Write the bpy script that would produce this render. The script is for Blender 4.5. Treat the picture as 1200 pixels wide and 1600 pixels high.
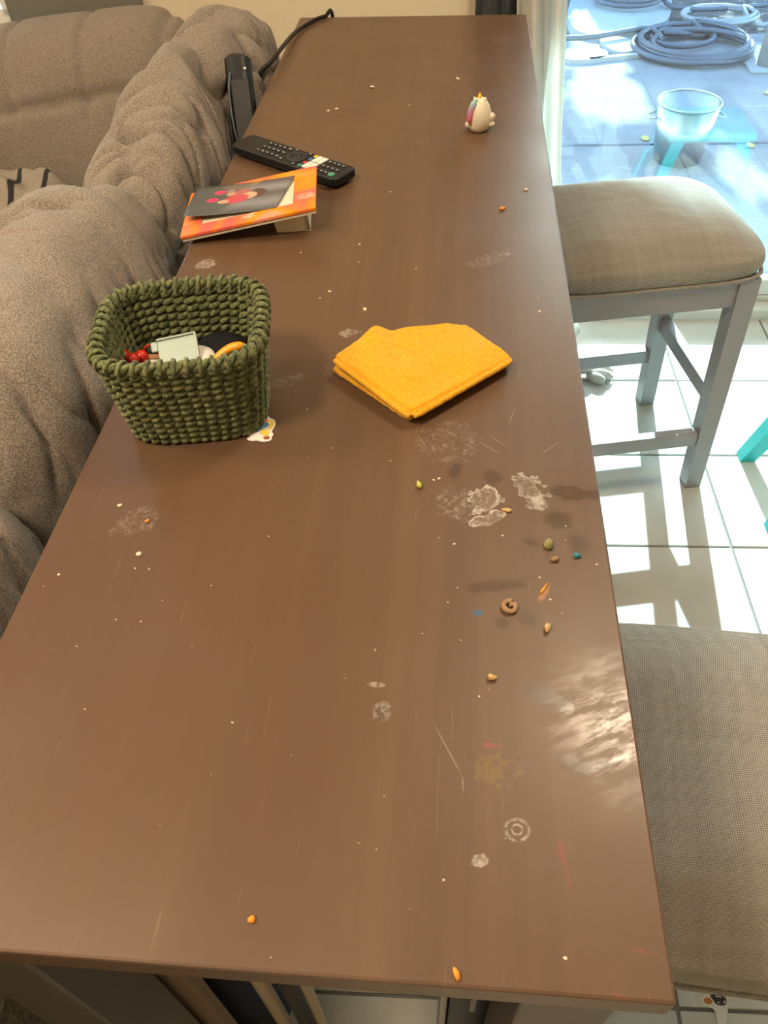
import bpy, bmesh, math, random
from mathutils import Vector, Matrix, noise
for o in list(bpy.data.objects): bpy.data.objects.remove(o)
S = bpy.context.scene
COL = S.collection
pi, sin, cos, rad = math.pi, math.sin, math.cos, math.radians
random.seed(7)

# ------------------------------------------------------------------ camera
FPX = 1240.74
HC = 1.345
P_, Y_, R_ = rad(46.85), rad(-6.41), rad(-2.78)
fw = Vector((sin(Y_)*cos(P_), cos(Y_)*cos(P_), -sin(P_)))
rt = Vector((cos(Y_), -sin(Y_), 0)); up = rt.cross(fw)
ca = rt*cos(R_) + up*sin(R_); cb = -rt*sin(R_) + up*cos(R_)
camd = bpy.data.cameras.new('camera'); cam = bpy.data.objects.new('camera', camd); COL.objects.link(cam)
cam.matrix_world = Matrix(((ca.x, cb.x, -fw.x, 0), (ca.y, cb.y, -fw.y, 0), (ca.z, cb.z, -fw.z, HC), (0, 0, 0, 1)))
camd.sensor_fit = 'VERTICAL'; camd.sensor_height = 32; camd.lens = 32*FPX/1600
camd.clip_start = 0.02
S.camera = cam
def ray(u, v): return ca*((u-600)/FPX) - cb*((v-800)/FPX) + fw
def PX(u, v, z):
    d = ray(u, v); return Vector((0, 0, HC)) + d*((z-HC)/d.z)

# ------------------------------------------------------------------ world, sun, exposure
SUN_DIR = Vector((-.06, -1, -.51)).normalized()
W = bpy.data.worlds.new('world'); S.world = W; W.use_nodes = True
wn = W.node_tree
sky = wn.nodes.new('ShaderNodeTexSky'); sky.sky_type = 'NISHITA'; sky.sun_disc = False
sky.sun_elevation = rad(27); sky.sun_rotation = math.atan2(.06, 1); sky.altitude = 100
bg = wn.nodes['Background']; tint = wn.nodes.new('ShaderNodeMix'); tint.data_type = 'RGBA'; tint.blend_type = 'MULTIPLY'; tint.inputs[0].default_value = 1
wn.links.new(sky.outputs[0], tint.inputs[6]); tint.inputs[7].default_value = (.74, 1, 1.10, 1)      # camera white balance set for the warm room
wn.links.new(tint.outputs[2], bg.inputs[0]); bg.inputs[1].default_value = 1.15
sd = bpy.data.lights.new('sun', 'SUN'); sd.energy = 12; sd.angle = rad(.6); sd.color = (.66, .95, 1)
sun = bpy.data.objects.new('sun', sd); COL.objects.link(sun)
sun.rotation_euler = (-SUN_DIR).to_track_quat('Z', 'Y').to_euler(); sun.location = (.8, 9, 5)
S.view_settings.view_transform = 'Standard'; S.view_settings.look = 'None'
S.view_settings.exposure = 0.75; S.view_settings.gamma = 1; S.view_settings.use_curve_mapping = False
LAMP = 51.0          # radiance of the ceiling lamp diffusers
LAMPC = (1, .80, .56)

# ------------------------------------------------------------------ material helpers
class NT:
    def __init__(s, name):
        s.m = bpy.data.materials.new(name); s.m.use_nodes = True; s.t = s.m.node_tree
        s.b = s.t.nodes['Principled BSDF']; s.out = s.t.nodes['Material Output']
        s._co = None
    def n(s, typ, **k):
        x = s.t.nodes.new(typ)
        for a, v in k.items(): setattr(x, a, v)
        return x
    def l(s, a, b): s.t.links.new(a, b)
    def set(s, sock, v):
        if isinstance(v, (int, float)): sock.default_value = v
        elif isinstance(v, tuple): sock.default_value = v if len(v) == len(sock.default_value) else (*v, 1)
        else: s.l(v, sock)
    @property
    def co(s):
        if s._co is None: s._co = s.n('ShaderNodeTexCoord').outputs['Object']
        return s._co
    def math(s, op, a, b=0., c=None, clamp=False):
        x = s.n('ShaderNodeMath', operation=op, use_clamp=clamp)
        s.set(x.inputs[0], a); s.set(x.inputs[1], b)
        if c is not None: s.set(x.inputs[2], c)
        return x.outputs[0]
    def map(s, loc=(0, 0, 0), rot=(0, 0, 0), sc=(1, 1, 1), vec=None, typ='POINT'):
        x = s.n('ShaderNodeMapping', vector_type=typ)
        s.l(vec or s.co, x.inputs[0])
        x.inputs[1].default_value = loc; x.inputs[2].default_value = rot; x.inputs[3].default_value = sc
        return x.outputs[0]
    def noise(s, scale, detail=3, rough=.55, vec=None, dist=0.):
        x = s.n('ShaderNodeTexNoise'); s.l(vec or s.co, x.inputs['Vector'])
        x.inputs['Scale'].default_value = scale; x.inputs['Detail'].default_value = detail
        x.inputs['Roughness'].default_value = rough; x.inputs['Distortion'].default_value = dist
        return x.outputs[0]
    def vor(s, scale, vec=None, out=0):
        x = s.n('ShaderNodeTexVoronoi'); s.l(vec or s.co, x.inputs['Vector']); x.inputs['Scale'].default_value = scale
        return x.outputs[out]
    def wave(s, scale, dirn='X', dist=0., vec=None, ds=1.):
        x = s.n('ShaderNodeTexWave', bands_direction=dirn); s.l(vec or s.co, x.inputs['Vector'])
        x.inputs['Scale'].default_value = scale; x.inputs['Distortion'].default_value = dist; x.inputs['Detail Scale'].default_value = ds
        return x.outputs['Fac']
    def rng(s, v, a, b, c=0., d=1., smooth=True):
        x = s.n('ShaderNodeMapRange', interpolation_type='SMOOTHSTEP' if smooth else 'LINEAR')
        s.set(x.inputs[0], v)
        for i, q in enumerate((a, b, c, d)): x.inputs[i+1].default_value = q
        return x.outputs[0]
    def mix(s, f, a, b):
        x = s.n('ShaderNodeMix', data_type='RGBA'); s.set(x.inputs[0], f); s.set(x.inputs[6], a); s.set(x.inputs[7], b)
        return x.outputs[2]
    def ramp(s, f, stops):
        x = s.n('ShaderNodeValToRGB'); s.l(f, x.inputs[0]); e = x.color_ramp.elements
        while len(e) < len(stops): e.new(.5)
        for i, (p, c) in enumerate(stops): e[i].position = p; e[i].color = (*c, 1)
        return x.outputs[0]
    def bump(s, h, st=.3, d=.001):
        x = s.n('ShaderNodeBump'); s.set(x.inputs['Height'], h); x.inputs['Strength'].default_value = st; x.inputs['Distance'].default_value = d
        s.l(x.outputs[0], s.b.inputs['Normal'])
    def ell(s, cx, cy, rx, ry, rot=0., soft=.5, ns=60., na=.6, vec=None):
        # mask of a blotch with a ragged outline at (cx, cy) of the object's own coordinates
        x = s.n('ShaderNodeMapping', vector_type='TEXTURE'); s.l(vec or s.co, x.inputs[0])
        x.inputs[1].default_value = (cx, cy, 0); x.inputs[2].default_value = (0, 0, rot); x.inputs[3].default_value = (rx, ry, 1)
        m = s.n('ShaderNodeVectorMath', operation='MULTIPLY'); s.l(x.outputs[0], m.inputs[0]); m.inputs[1].default_value = (1, 1, 0)
        L = s.n('ShaderNodeVectorMath', operation='LENGTH'); s.l(m.outputs[0], L.inputs[0])
        d = L.outputs['Value']
        if na: d = s.math('ADD', d, s.math('MULTIPLY', s.math('SUBTRACT', s.noise(ns, 4), .5), na*2))
        return s.rng(d, 1-soft, 1.0, 1., 0.)
    def P(s, **k):
        for a, v in k.items(): s.set(s.b.inputs[a], v)
        return s.m
    def col(s, c): s.set(s.b.inputs['Base Color'], c); return s

def simple(name, c, rough=.5, var=.12, ns=40., metal=0., bump=0., spec=.5, coat=0., sheen=0.):
    n = NT(name); f = n.noise(ns, 4)
    a = tuple(x*(1-var) for x in c); b = tuple(min(1, x*(1+var)) for x in c)
    n.col(n.mix(f, a, b)); n.P(Roughness=rough, Metallic=metal)
    n.b.inputs['Specular IOR Level'].default_value = spec
    if coat: n.b.inputs['Coat Weight'].default_value = coat
    if sheen: n.b.inputs['Sheen Weight'].default_value = sheen
    if bump: n.bump(f, bump, .002)
    return n.m
def fabric(name, c1, c2, scale, weave=0., c3=None, bump=.6):
    n = NT(name); f = n.noise(scale, 3, .7); g = n.noise(scale*.13, 3)
    k = n.mix(n.rng(f, .36, .64), c1, c2)
    k = n.mix(n.math('MULTIPLY', g, .35), k, c3 or c1)
    h = f
    if weave:
        sx = n.n('ShaderNodeSeparateXYZ'); n.l(n.co, sx.inputs[0]); cx = n.n('ShaderNodeCombineXYZ'); zz = n.math('MULTIPLY', sx.outputs[2], .8)
        n.l(n.math('ADD', sx.outputs[0], zz), cx.inputs[0]); n.l(n.math('ADD', sx.outputs[1], zz), cx.inputs[1]); wm = cx.outputs[0]
        wx = n.wave(weave, 'X', .8, ds=2, vec=wm); wy = n.wave(weave, 'Y', .8, ds=2, vec=wm)
        w = n.math('MULTIPLY', wx, wy); w2 = n.rng(n.math('ADD', n.math('MULTIPLY', w, .75), n.math('MULTIPLY', f, .4)), .15, .75)
        sl = n.math('ADD', n.noise(110, 2, .5, n.map(sc=(1, .05, .05))), n.noise(110, 2, .5, n.map(sc=(.05, 1, .05))))
        w2 = n.math('ADD', w2, n.math('MULTIPLY', n.math('SUBTRACT', sl, 1.), .32), clamp=True)
        k = n.mix(w2, c1, c2); k = n.mix(n.math('MULTIPLY', g, .3), k, c3 or c1); h = w2
    n.col(k); n.P(Roughness=.95); n.b.inputs['Specular IOR Level'].default_value = .2
    n.b.inputs['Sheen Weight'].default_value = .15
    n.bump(h, bump, .0015)
    return n.m

# ------------------------------------------------------------------ mesh helpers
def mk(name, V, F, mat, parent=None, smooth=True, world=False):
    if world and parent is not None:
        inv = parent.matrix_basis.inverted(); V = [inv @ Vector(v) for v in V]
    me = bpy.data.meshes.new(name); me.from_pydata([tuple(v) for v in V], [], F); me.update()
    bm = bmesh.new(); bm.from_mesh(me); bmesh.ops.recalc_face_normals(bm, faces=bm.faces); bm.to_mesh(me); bm.free()
    if smooth: me.polygons.foreach_set('use_smooth', [True]*len(me.polygons))
    if mat: me.materials.append(mat)
    o = bpy.data.objects.new(name, me); COL.objects.link(o)
    if parent is not None: o.parent = parent
    return o
def tag(o, label, cat=None, group=None, kind=None):
    if label: o['label'] = label
    if cat: o['category'] = cat
    if group: o['group'] = group
    if kind: o['kind'] = kind
    return o
def thing(name, label, cat, loc=(0, 0, 0), rz=0., group=None, rot=None):
    o = bpy.data.objects.new(name, None); COL.objects.link(o); o.empty_display_size = .05
    o.location = loc; o.rotation_euler = rot or (0, 0, rz)
    o.matrix_basis = Matrix.Translation(loc) @ o.rotation_euler.to_matrix().to_4x4()
    return tag(o, label, cat, group)
def join(*parts):
    V, F = [], []
    for v, f in parts:
        n = len(V); V += [Vector(x) for x in v]; F += [tuple(i+n for i in q) for q in f]
    return V, F
def xf(vf, M): return [M @ Vector(v) for v in vf[0]], vf[1]
def T(x, y, z): return Matrix.Translation((x, y, z))
def RZ(a): return Matrix.Rotation(a, 4, 'Z')
def RX(a): return Matrix.Rotation(a, 4, 'X')
def RY(a): return Matrix.Rotation(a, 4, 'Y')
def box(x0, x1, y0, y1, z0, z1, bev=0., seg=2):
    bm = bmesh.new(); bmesh.ops.create_cube(bm, size=1)
    for v in bm.verts:
        v.co = Vector(((x0+x1)/2+v.co.x*(x1-x0), (y0+y1)/2+v.co.y*(y1-y0), (z0+z1)/2+v.co.z*(z1-z0)))
    if bev: bmesh.ops.bevel(bm, geom=bm.edges[:], offset=bev, segments=seg, profile=.5, affect='EDGES')
    bm.verts.ensure_lookup_table()
    r = [v.co.copy() for v in bm.verts], [tuple(v.index for v in f.verts) for f in bm.faces]
    bm.verts.index_update(); r = [v.co.copy() for v in bm.verts], [tuple(v.index for v in f.verts) for f in bm.faces]
    bm.free(); return r
def tube(pts, r, seg=8, closed=False, caps=True, flat=1.):
    pts = [Vector(p) for p in pts]; n = len(pts); V, F = [], []
    rr = r if isinstance(r, (list, tuple)) else [r]*n
    t0 = (pts[1]-pts[0]).normalized(); nrm = t0.orthogonal().normalized()
    for i, p in enumerate(pts):
        if closed: t = (pts[(i+1) % n]-pts[i-1])
        else: t = pts[min(i+1, n-1)]-pts[max(i-1, 0)]
        t.normalize(); nrm = (nrm - t*nrm.dot(t)).normalized(); bn = t.cross(nrm)
        for k in range(seg):
            a = 2*pi*k/seg; V.append(p + (nrm*cos(a) + bn*sin(a)*flat)*rr[i])
    m = n if closed else n-1
    for i in range(m):
        for k in range(seg):
            j = (i+1) % n; F.append((i*seg+k, i*seg+(k+1) % seg, j*seg+(k+1) % seg, j*seg+k))
    if caps and not closed:
        F.append(tuple(range(seg))[::-1]); F.append(tuple((n-1)*seg+k for k in range(seg)))
    return V, F
def lathe(prof, seg=24, cap0=True, cap1=True):
    V, F = [], []; n = len(prof)
    for r, z in prof:
        for k in range(seg): V.append(Vector((r*cos(2*pi*k/seg), r*sin(2*pi*k/seg), z)))
    for i in range(n-1):
        for k in range(seg): F.append((i*seg+k, i*seg+(k+1) % seg, (i+1)*seg+(k+1) % seg, (i+1)*seg+k))
    if cap0: F.append(tuple(range(seg))[::-1])
    if cap1: F.append(tuple((n-1)*seg+k for k in range(seg)))
    return V, F
def ball(c, r, seg=14, rings=9, sc=(1, 1, 1)):
    pr = [(max(1e-4, sin(pi*i/rings))*1., -cos(pi*i/rings)) for i in range(rings+1)]
    V, F = lathe(pr, seg, True, True)
    return [Vector((c[0]+v.x*r*sc[0], c[1]+v.y*r*sc[1], c[2]+v.z*r*sc[2])) for v in V], F
def spow(x, p): return math.copysign(abs(x)**p, x)
def grid(nu, nv, fn, wrapv=False):
    V = [Vector(fn(i/nu, j/nv)) for i in range(nu+1) for j in range(nv if wrapv else nv+1)]
    w = nv if wrapv else nv+1; F = []
    for i in range(nu):
        for j in range(nv): F.append((i*w+j, i*w+(j+1) % w, (i+1)*w+(j+1) % w, (i+1)*w+j))
    return V, F
def sheet(nu, nv, fn, th):
    # a cloth of real thickness th over a parametric surface
    a, F = grid(nu, nv, fn); n = len(a); w = nv+1
    nr = [Vector((0, 0, 0)) for _ in a]
    for q in F:
        k = (a[q[1]]-a[q[0]]).cross(a[q[3]]-a[q[0]])
        for i in q: nr[i] += k
    b = [v + (m.normalized() if m.length else Vector((0, 0, 1)))*th for v, m in zip(a, nr)]
    G = F + [tuple(i+n for i in q[::-1]) for q in F]
    per = [j for j in range(w)] + [i*w+nv for i in range(1, nu+1)] + [nu*w+j for j in range(nv-1, -1, -1)] + [i*w for i in range(nu-1, 0, -1)]
    for i in range(len(per)):
        p, q = per[i], per[(i+1) % len(per)]; G.append((p, q, q+n, p+n))
    return a+b, G
def prism(poly, z0, z1):
    n = len(poly); V = [Vector((x, y, z0)) for x, y in poly]+[Vector((x, y, z1)) for x, y in poly]
    F = [tuple(range(n))[::-1], tuple(range(n, 2*n))]+[(i, (i+1) % n, n+(i+1) % n, n+i) for i in range(n)]
    return V, F
def smoothpoly(pts, it=2):
    for _ in range(it):
        q = []
        for i in range(len(pts)):
            a, b = pts[i], pts[(i+1) % len(pts)]
            q += [(a[0]*.75+b[0]*.25, a[1]*.75+b[1]*.25), (a[0]*.25+b[0]*.75, a[1]*.25+b[1]*.75)]
        pts = q
    return pts
def spline(pts, k=8):
    P = [Vector(p) for p in pts]; out = []
    for i in range(len(P)-1):
        p0, p1, p2, p3 = P[max(i-1, 0)], P[i], P[i+1], P[min(i+2, len(P)-1)]
        for j in range(k):
            t = j/k
            out.append(.5*((2*p1)+(p2-p0)*t+(2*p0-5*p1+4*p2-p3)*t*t+(3*p1-p0-3*p2+p3)*t**3))
    return out+[P[-1]]

# ------------------------------------------------------------------ materials
def m_table():
    n = NT('brown_stained_wood')
    g = n.noise(38, 5, .6, n.map(sc=(1, .035, 1))); g2 = n.noise(7, 3, .5, n.map(sc=(1, .12, 1)))
    c = n.mix(n.rng(g, .3, .7), (.101, .056, .031), (.132, .075, .042))
    c = n.mix(n.rng(g2, .35, .7), c, (.112, .060, .034))
    ro = n.math('ADD', n.math('MULTIPLY', n.noise(14, 5), .22), .27)
    def st(px, r, ry, col, a, rot=0., soft=.6, ns=70., na=.7, z=.91):
        nonlocal c
        p = PX(*px, z); m = n.ell(p.x-TX, p.y-TY, r, ry, rot, soft, ns, na)
        c = n.mix(n.math('MULTIPLY', m, a), c, col); return m
    TX, TY = TABLE0
    white = (.46, .41, .36); pale = (.26, .2, .16); dark = (.05, .03, .022)
    wear = n.math('MULTIPLY', n.ell(.085, .42, .10, .33, 0, .8, 12, .5), n.rng(n.noise(110, 5, .7), .5, .72))
    c = n.mix(n.math('MULTIPLY', wear, .4), c, (.24, .17, .13))
    def crust(px, rx, ry, a, rot=0., k=.5):
        nonlocal c
        p = PX(*px, .91); m = n.ell(p.x-TX, p.y-TY, rx, ry, rot, .25, 120, .75)
        m = n.math('MULTIPLY', m, n.rng(n.noise(230, 4, .75), k-.14, k+.14))
        c = n.mix(n.math('MULTIPLY', m, a), c, white)
    def puddle(px, rx, ry, a, rot=0., ns=45., na=.55):
        # dried spill: pale rim, thin film inside
        nonlocal c
        p = PX(*px, .91); m1 = n.ell(p.x-TX, p.y-TY, rx, ry, rot, .10, ns, na); m2 = n.ell(p.x-TX, p.y-TY, rx*.84, ry*.84, rot, .25, ns, na)
        e = n.math('MULTIPLY', n.math('SUBTRACT', m1, m2, clamp=True), n.rng(n.noise(160, 3), .3, .55))
        fl = n.math('MULTIPLY', m1, n.math('ADD', n.math('MULTIPLY', n.rng(n.noise(190, 5, .8), .48, .62), .45), .12))
        c = n.mix(n.math('MULTIPLY', n.math('MAXIMUM', e, fl), a), c, white)
    puddle((757, 778), .013, .013, .85, .2, 75, 1.5); puddle((762, 812), .015, .006, .9, .5, 90, 1.3)
    puddle((824, 762), .010, .016, .65, .5, 110, 1.6); crust((838, 785), .010, .008, .6, -.5)
    crust((712, 790), .016, .02, .4, .5, .58); crust((320, 413), .012, .012, .55, .4)
    crust((545, 519), .012, .008, .5, .2); crust((765, 405), .03, .012, .3, .6, .56)
    crust((700, 690), .03, .03, .3, .6, .6); crust((448, 595), .018, .008, .3, .6, .56)
    crust((750, 1344), .006, .004, .7, .5, .46); crust((587, 1070), .006, .002, .5, 0, .45)
    crust((212, 815), .022, .014, .35, .5, .58); crust((780, 60), .03, .02, .2, 0, .55)
    # dried drip rings
    for px, r0 in (((808, 1296), .0075),):
        p = PX(*px, .91)
        m1 = n.ell(p.x-TX, p.y-TY, r0, r0*.95, 0, .12, 150, .12); m2 = n.ell(p.x-TX, p.y-TY, r0*.8, r0*.74, 0, .2, 150, .12)
        m3 = n.ell(p.x-TX, p.y-TY, r0*.5, r0*.5, 0, .2, 150, .2); m4 = n.ell(p.x-TX, p.y-TY, r0*.36, r0*.32, 0, .2, 150, .2)
        rg = n.math('ADD', n.math('SUBTRACT', m1, m2, clamp=True), n.math('SUBTRACT', m3, m4, clamp=True))
        rg = n.math('MULTIPLY', rg, n.rng(n.noise(200, 3), .35, .6))
        c = n.mix(n.math('MULTIPLY', rg, .55 if r0 < .01 else .2), c, white)
    # darker sticky spots
    ds = [((823, 967), .009, .008), ((785, 975), .006, .005), ((775, 916), .024, .007), ((848, 1085), .016, .008),
          ((885, 1105), .006, .005), ((890, 1188), .005, .005), ((597, 1112), .006, .008), ((770, 745), .008, .01), ((712, 735), .006, .01),
          ((870, 810), .014, .012), ((905, 850), .012, .012), ((830, 848), .009, .005), ((900, 770), .03, .01), ((935, 1195), .02, .004)]
    dm = None
    for px, rx, ry in ds:
        m = st(px, rx, ry, dark, .5, random.uniform(-.5, .5), .5)
        dm = m if dm is None else n.math('MAXIMUM', dm, m)
    crust((597, 1112), .006, .008, .5, 0, .52)
    # crayon and paint marks
    st((850, 928), .003, .010, (.42, .18, .06), .55, -.5, .6, 300, .9); st((768, 1165), .009, .0025, (.25, .06, .05), .5, 0, .7, 200, .9)
    st((878, 1330), .003, .008, (.22, .05, .035), .5, 0, .8, 200, .8); st((888, 1370), .0009, .015, (.22, .05, .035), .5, .1, .7)
    st((1000, 1485), .009, .0010, (.24, .06, .04), .5, -.1, .7); st((970, 1556), .006, .0008, (.24, .06, .04), .5, -.2, .7)
    st((776, 1205), .014, .012, (.2, .13, .03), .4, .5, .8, 260, 2.); st((745, 958), .004, .003, (.03, .1, .16), .9, 0, .3)
    # scratches
    for px, L, a in (((699, 1170), .045, .50), ((723, 1225), .012, .05), ((765, 700), .03, .9), ((780, 690), .025, .8), ((800, 650), .03, -.3), ((660, 690), .03, .5), ((860, 700), .03, -.8)):
        p = PX(*px, .91)
        m = n.ell(p.x-TX, p.y-TY, .0007, L/2, -a if False else a, .6, 60, .25)
        c = n.mix(n.math('MULTIPLY', m, .5), c, (.3, .22, .15))
    # greasy smear near the right edge
    p = PX(960, 1120, .91)
    gr = n.math('MULTIPLY', n.ell(p.x-TX, p.y-TY, .055, .085, .3, .9, 25, .6), n.rng(n.noise(150, 6, .75, n.map(rot=(0, 0, -1.1), sc=(1, 4.5, 1), typ='TEXTURE')), .42, .60))
    ro = n.math('SUBTRACT', ro, n.math('MULTIPLY', gr, .15), clamp=True)
    ro = n.math('SUBTRACT', ro, n.math('MULTIPLY', dm, .08), clamp=True)
    dash = n.rng(n.noise(330, 3, .6, n.map(sc=(1, .05, 1))), .66, .76); c = n.mix(n.math('MULTIPLY', dash, .22), c, (.30, .20, .125))
    fine = n.rng(n.noise(420, 4, .8), .67, .72); c = n.mix(n.math('MULTIPLY', fine, .25), c, pale)
    n.col(c); n.P(Roughness=ro); n.b.inputs['Specular IOR Level'].default_value = .40
    n.bump(n.math('ADD', n.math('MULTIPLY', g, .4), n.noise(90, 4)), .06, .0008)
    return n.m
TABLE0 = (-.088, .8625)
M = {}
M['wood'] = m_table()
M['wood_leg'] = simple('dark_brown_leg_wood', (.075, .056, .044), .45, .15, 30)
M['sofa'] = fabric('brown_grey_tweed', (.105, .085, .070), (.40, .335, .28), 760, c3=(.24, .195, .158), bump=.8)
M['sofa_dark'] = fabric('sofa_back_tweed', (.06, .05, .04), (.24, .20, .155), 300)
M['linen'] = fabric('beige_grey_linen', (.19, .17, .148), (.60, .555, .50), 420, weave=150, c3=(.36, .325, .28))
M['grey_wood'] = simple('grey_painted_wood', (.32, .295, .30), .42, .08, 25)
M['basket'] = fabric('olive_green_paper_cord', (.046, .058, .024), (.215, .228, .098), 260, c3=(.11, .122, .048), bump=.5)
M['yellow'] = fabric('yellow_microfibre', (.78, .30, .004), (.93, .42, .010), 500, c3=(.84, .35, .008), bump=.9)
M['hem'] = fabric('yellow_hem_stitching', (.70, .31, .01), (.88, .46, .025), 700)
M['black'] = simple('black_plastic', (.008, .009, .011), .45, .2, 60, spec=.35)
M['btn'] = simple('black_rubber_button', (.02, .02, .022), .6, .2, 60)
M['wht'] = simple('white_plastic', (.75, .72, .67), .4, .05)
M['cream'] = simple('cream_card', (.72, .62, .47), .7, .06)
M['green'] = simple('green_button_plastic', (.05, .28, .16), .4)
M['red'] = simple('red_plastic', (.55, .03, .015), .25, .1)
M['blue'] = simple('blue_plastic', (.06, .16, .36), .4)
M['yel'] = simple('yellow_plastic', (.85, .55, .03), .4)
M['orange'] = simple('orange_plastic', (.90, .33, .01), .4, .06)
M['mint'] = simple('pale_mint_plastic', (.38, .46, .42), .35, .04)
M['tan'] = simple('tan_wood', (.35, .17, .07), .6)
M['navy'] = simple('navy_fabric', (.008, .014, .035), .8, .3)
M['wall'] = (lambda n: (n.col(n.mix(n.noise(3, 2), (.70, .59, .42), (.74, .62, .45))), n.P(Roughness=.9), n.bump(n.noise(55, 5, .6), .5, .004), n.m)[-1])(NT('beige_textured_plaster'))
M['ceil'] = simple('white_ceiling_paint', (.72, .68, .60), .9, .03, 20, bump=.2)
M['trimgrey'] = simple('grey_window_casing_paint', (.17, .165, .14), .5, .06)
M['white_frame'] = simple('white_vinyl_frame', (.74, .76, .74), .4, .03)
M['grout'] = simple('grey_grout', (.26, .25, .235), .9, .15, 80)
def m_tile():
    n = NT('cream_ceramic_tile'); f = n.noise(6, 5, .6); g = n.noise(45, 4, .7)
    c = n.mix(n.rng(f, .3, .7), (.56, .54, .49), (.66, .63, .58)); c = n.mix(n.rng(g, .62, .75, 0, .3), c, (.42, .40, .35))
    n.col(c); n.P(Roughness=.32); n.bump(g, .05, .001); return n.m
M['tile'] = m_tile()
def m_glass():
    n = NT('clear_door_glass'); n.t.nodes.remove(n.b)
    tr = n.n('ShaderNodeBsdfTransparent'); tr.inputs[0].default_value = (.95, .98, .97, 1)
    gl = n.n('ShaderNodeBsdfGlossy'); gl.inputs['Roughness'].default_value = .004
    fr = n.n('ShaderNodeFresnel'); fr.inputs[0].default_value = 1.5
    mx = n.n('ShaderNodeMixShader'); n.l(n.math('MULTIPLY', fr.outputs[0], 2.1, clamp=True), mx.inputs[0]); n.l(tr.outputs[0], mx.inputs[1]); n.l(gl.outputs[0], mx.inputs[2])
    n.l(mx.outputs[0], n.out.inputs[0]); return n.m
M['glass'] = m_glass()
def m_curtain():
    n = NT('cream_sheer_curtain'); n.t.nodes.remove(n.b)
    d = n.n('ShaderNodeBsdfDiffuse'); t = n.n('ShaderNodeBsdfTranslucent')
    w = n.noise(300, 2, .5, n.map(sc=(1, 1, .1))); c = n.mix(w, (.82, .80, .76), (.89, .87, .83))
    n.l(c, d.inputs[0]); n.l(c, t.inputs[0]); mx = n.n('ShaderNodeMixShader'); mx.inputs[0].default_value = .5
    n.l(d.outputs[0], mx.inputs[1]); n.l(t.outputs[0], mx.inputs[2]); n.l(mx.outputs[0], n.out.inputs[0]); return n.m
M['curtain'] = m_curtain()
M['dkcurtain'] = fabric('dark_slate_curtain_cloth', (.03, .034, .04), (.08, .085, .095), 300)
M['concrete'] = (lambda n: (n.col(n.mix(n.rng(n.noise(5, 6, .7), .3, .7), n.mix(n.noise(60, 4), (.18, .165, .165), (.25, .235, .23)), n.mix(n.noise(70, 4), (.23, .21, .205), (.32, .30, .29)))), n.P(Roughness=.9), n.bump(n.noise(50, 6, .7), .5, .006), n.m)[-1])(NT('rough_patio_concrete'))
M['padcol'] = simple('pale_concrete_pad', (.34, .335, .33), .8, .1, 12)
M['soil'] = simple('leaf_strewn_soil', (.14, .12, .11), .95, .5, 40, bump=.8)
M['hose'] = simple('grey_blue_hose', (.09, .10, .125), .45, .2, 15)
M['hose2'] = simple('pale_grey_hose', (.28, .28, .29), .45, .15, 15)
M['steel'] = simple('stainless_steel', (.42, .42, .43), .36, .05, 10, metal=1.)
M['teal'] = simple('teal_plastic', (.02, .50, .52), .35, .05)
M['leaf'] = simple('green_leaf', (.06, .13, .03), .6, .3, 8)
M['bark'] = simple('brown_bark', (.12, .08, .05), .9, .3, 20, bump=.8)
M['dog'] = fabric('white_dog_fur', (.55, .50, .45), (.78, .74, .69), 300)
M['claw'] = simple('grey_claw', (.2, .18, .16), .4)
M['card'] = simple('brown_cardboard', (.19, .125, .075), .85, .12, 40)
M['tape'] = simple('clear_packing_tape', (.62, .60, .57), .25, .1)
M['paper'] = simple('cream_wrapping_paper', (.42, .33, .22), .7, .1)
M['greycl'] = simple('dark_grey_cloth', (.05, .045, .04), .9, .3, 60)
M['plinth'] = simple('dark_plastic_foot', (.02, .02, .02), .6)
def m_blanket():
    n = NT('striped_throw_cloth'); w = n.rng(n.wave(5, 'X', 3.), .93, .96); w2 = n.noise(300, 3)
    n.col(n.mix(w, n.mix(w2, (.20, .165, .13), (.38, .33, .27)), (.02, .02, .022))); n.P(Roughness=.9); return n.m
M['blanket'] = m_blanket()

# ================================================================== THE SETTING
TH = rad(1.7)          # the room is turned this much against the table
ROOMX0, ROOMX1, ROOMY0, YW, HCEIL = -2.6, 2.4, -2.4, 2.045, 2.44
def struct(name, vf, mat, label, smooth=False):
    o = mk(name, vf[0], vf[1], mat, None, smooth); o.rotation_euler = (0, 0, TH); o['kind'] = 'structure'; o['label'] = label; return o
floor = struct('floor', box(ROOMX0, ROOMX1, ROOMY0, YW+.16, -.06, -.004), M['grout'], 'cream square tile floor with grey grout lines')
TP, TX0, TY0 = .295, .663, 1.459
tv, tf = box(-TP/2+.0028, TP/2-.0028, -TP/2+.0028, TP/2-.0028, -.012, 0, .0012, 1)
tile_me = None
i0, i1 = int((ROOMX0-TX0)/TP), int((ROOMX1-TX0)/TP)+1
for i in range(-11, 6):
    for j in range(-13, 2):
        x, y = TX0+TP*(i+.5), TY0+TP*(j+.5)
        if x-TP/2 < ROOMX0-.02 or x+TP/2 > ROOMX1+.05 or y+TP/2 > YW+.01: continue
        if tile_me is None:
            o = mk('tile', tv, tf, M['tile'], floor, False); tile_me = o.data
        else:
            o = bpy.data.objects.new('tile', tile_me); COL.objects.link(o); o.parent = floor
        o.location = (x, y, random.uniform(-.0004, .0004)); o.rotation_euler = (random.uniform(-.001, .001), random.uniform(-.001, .001), random.choice((0, 1, 2, 3))*pi/2)
DX0, DX1, DZ = .16, 2.02, 2.05
WX0, WX1, WZ0, WZ1 = -2.2, -.97, .775, 2.0
wt = .16
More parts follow.
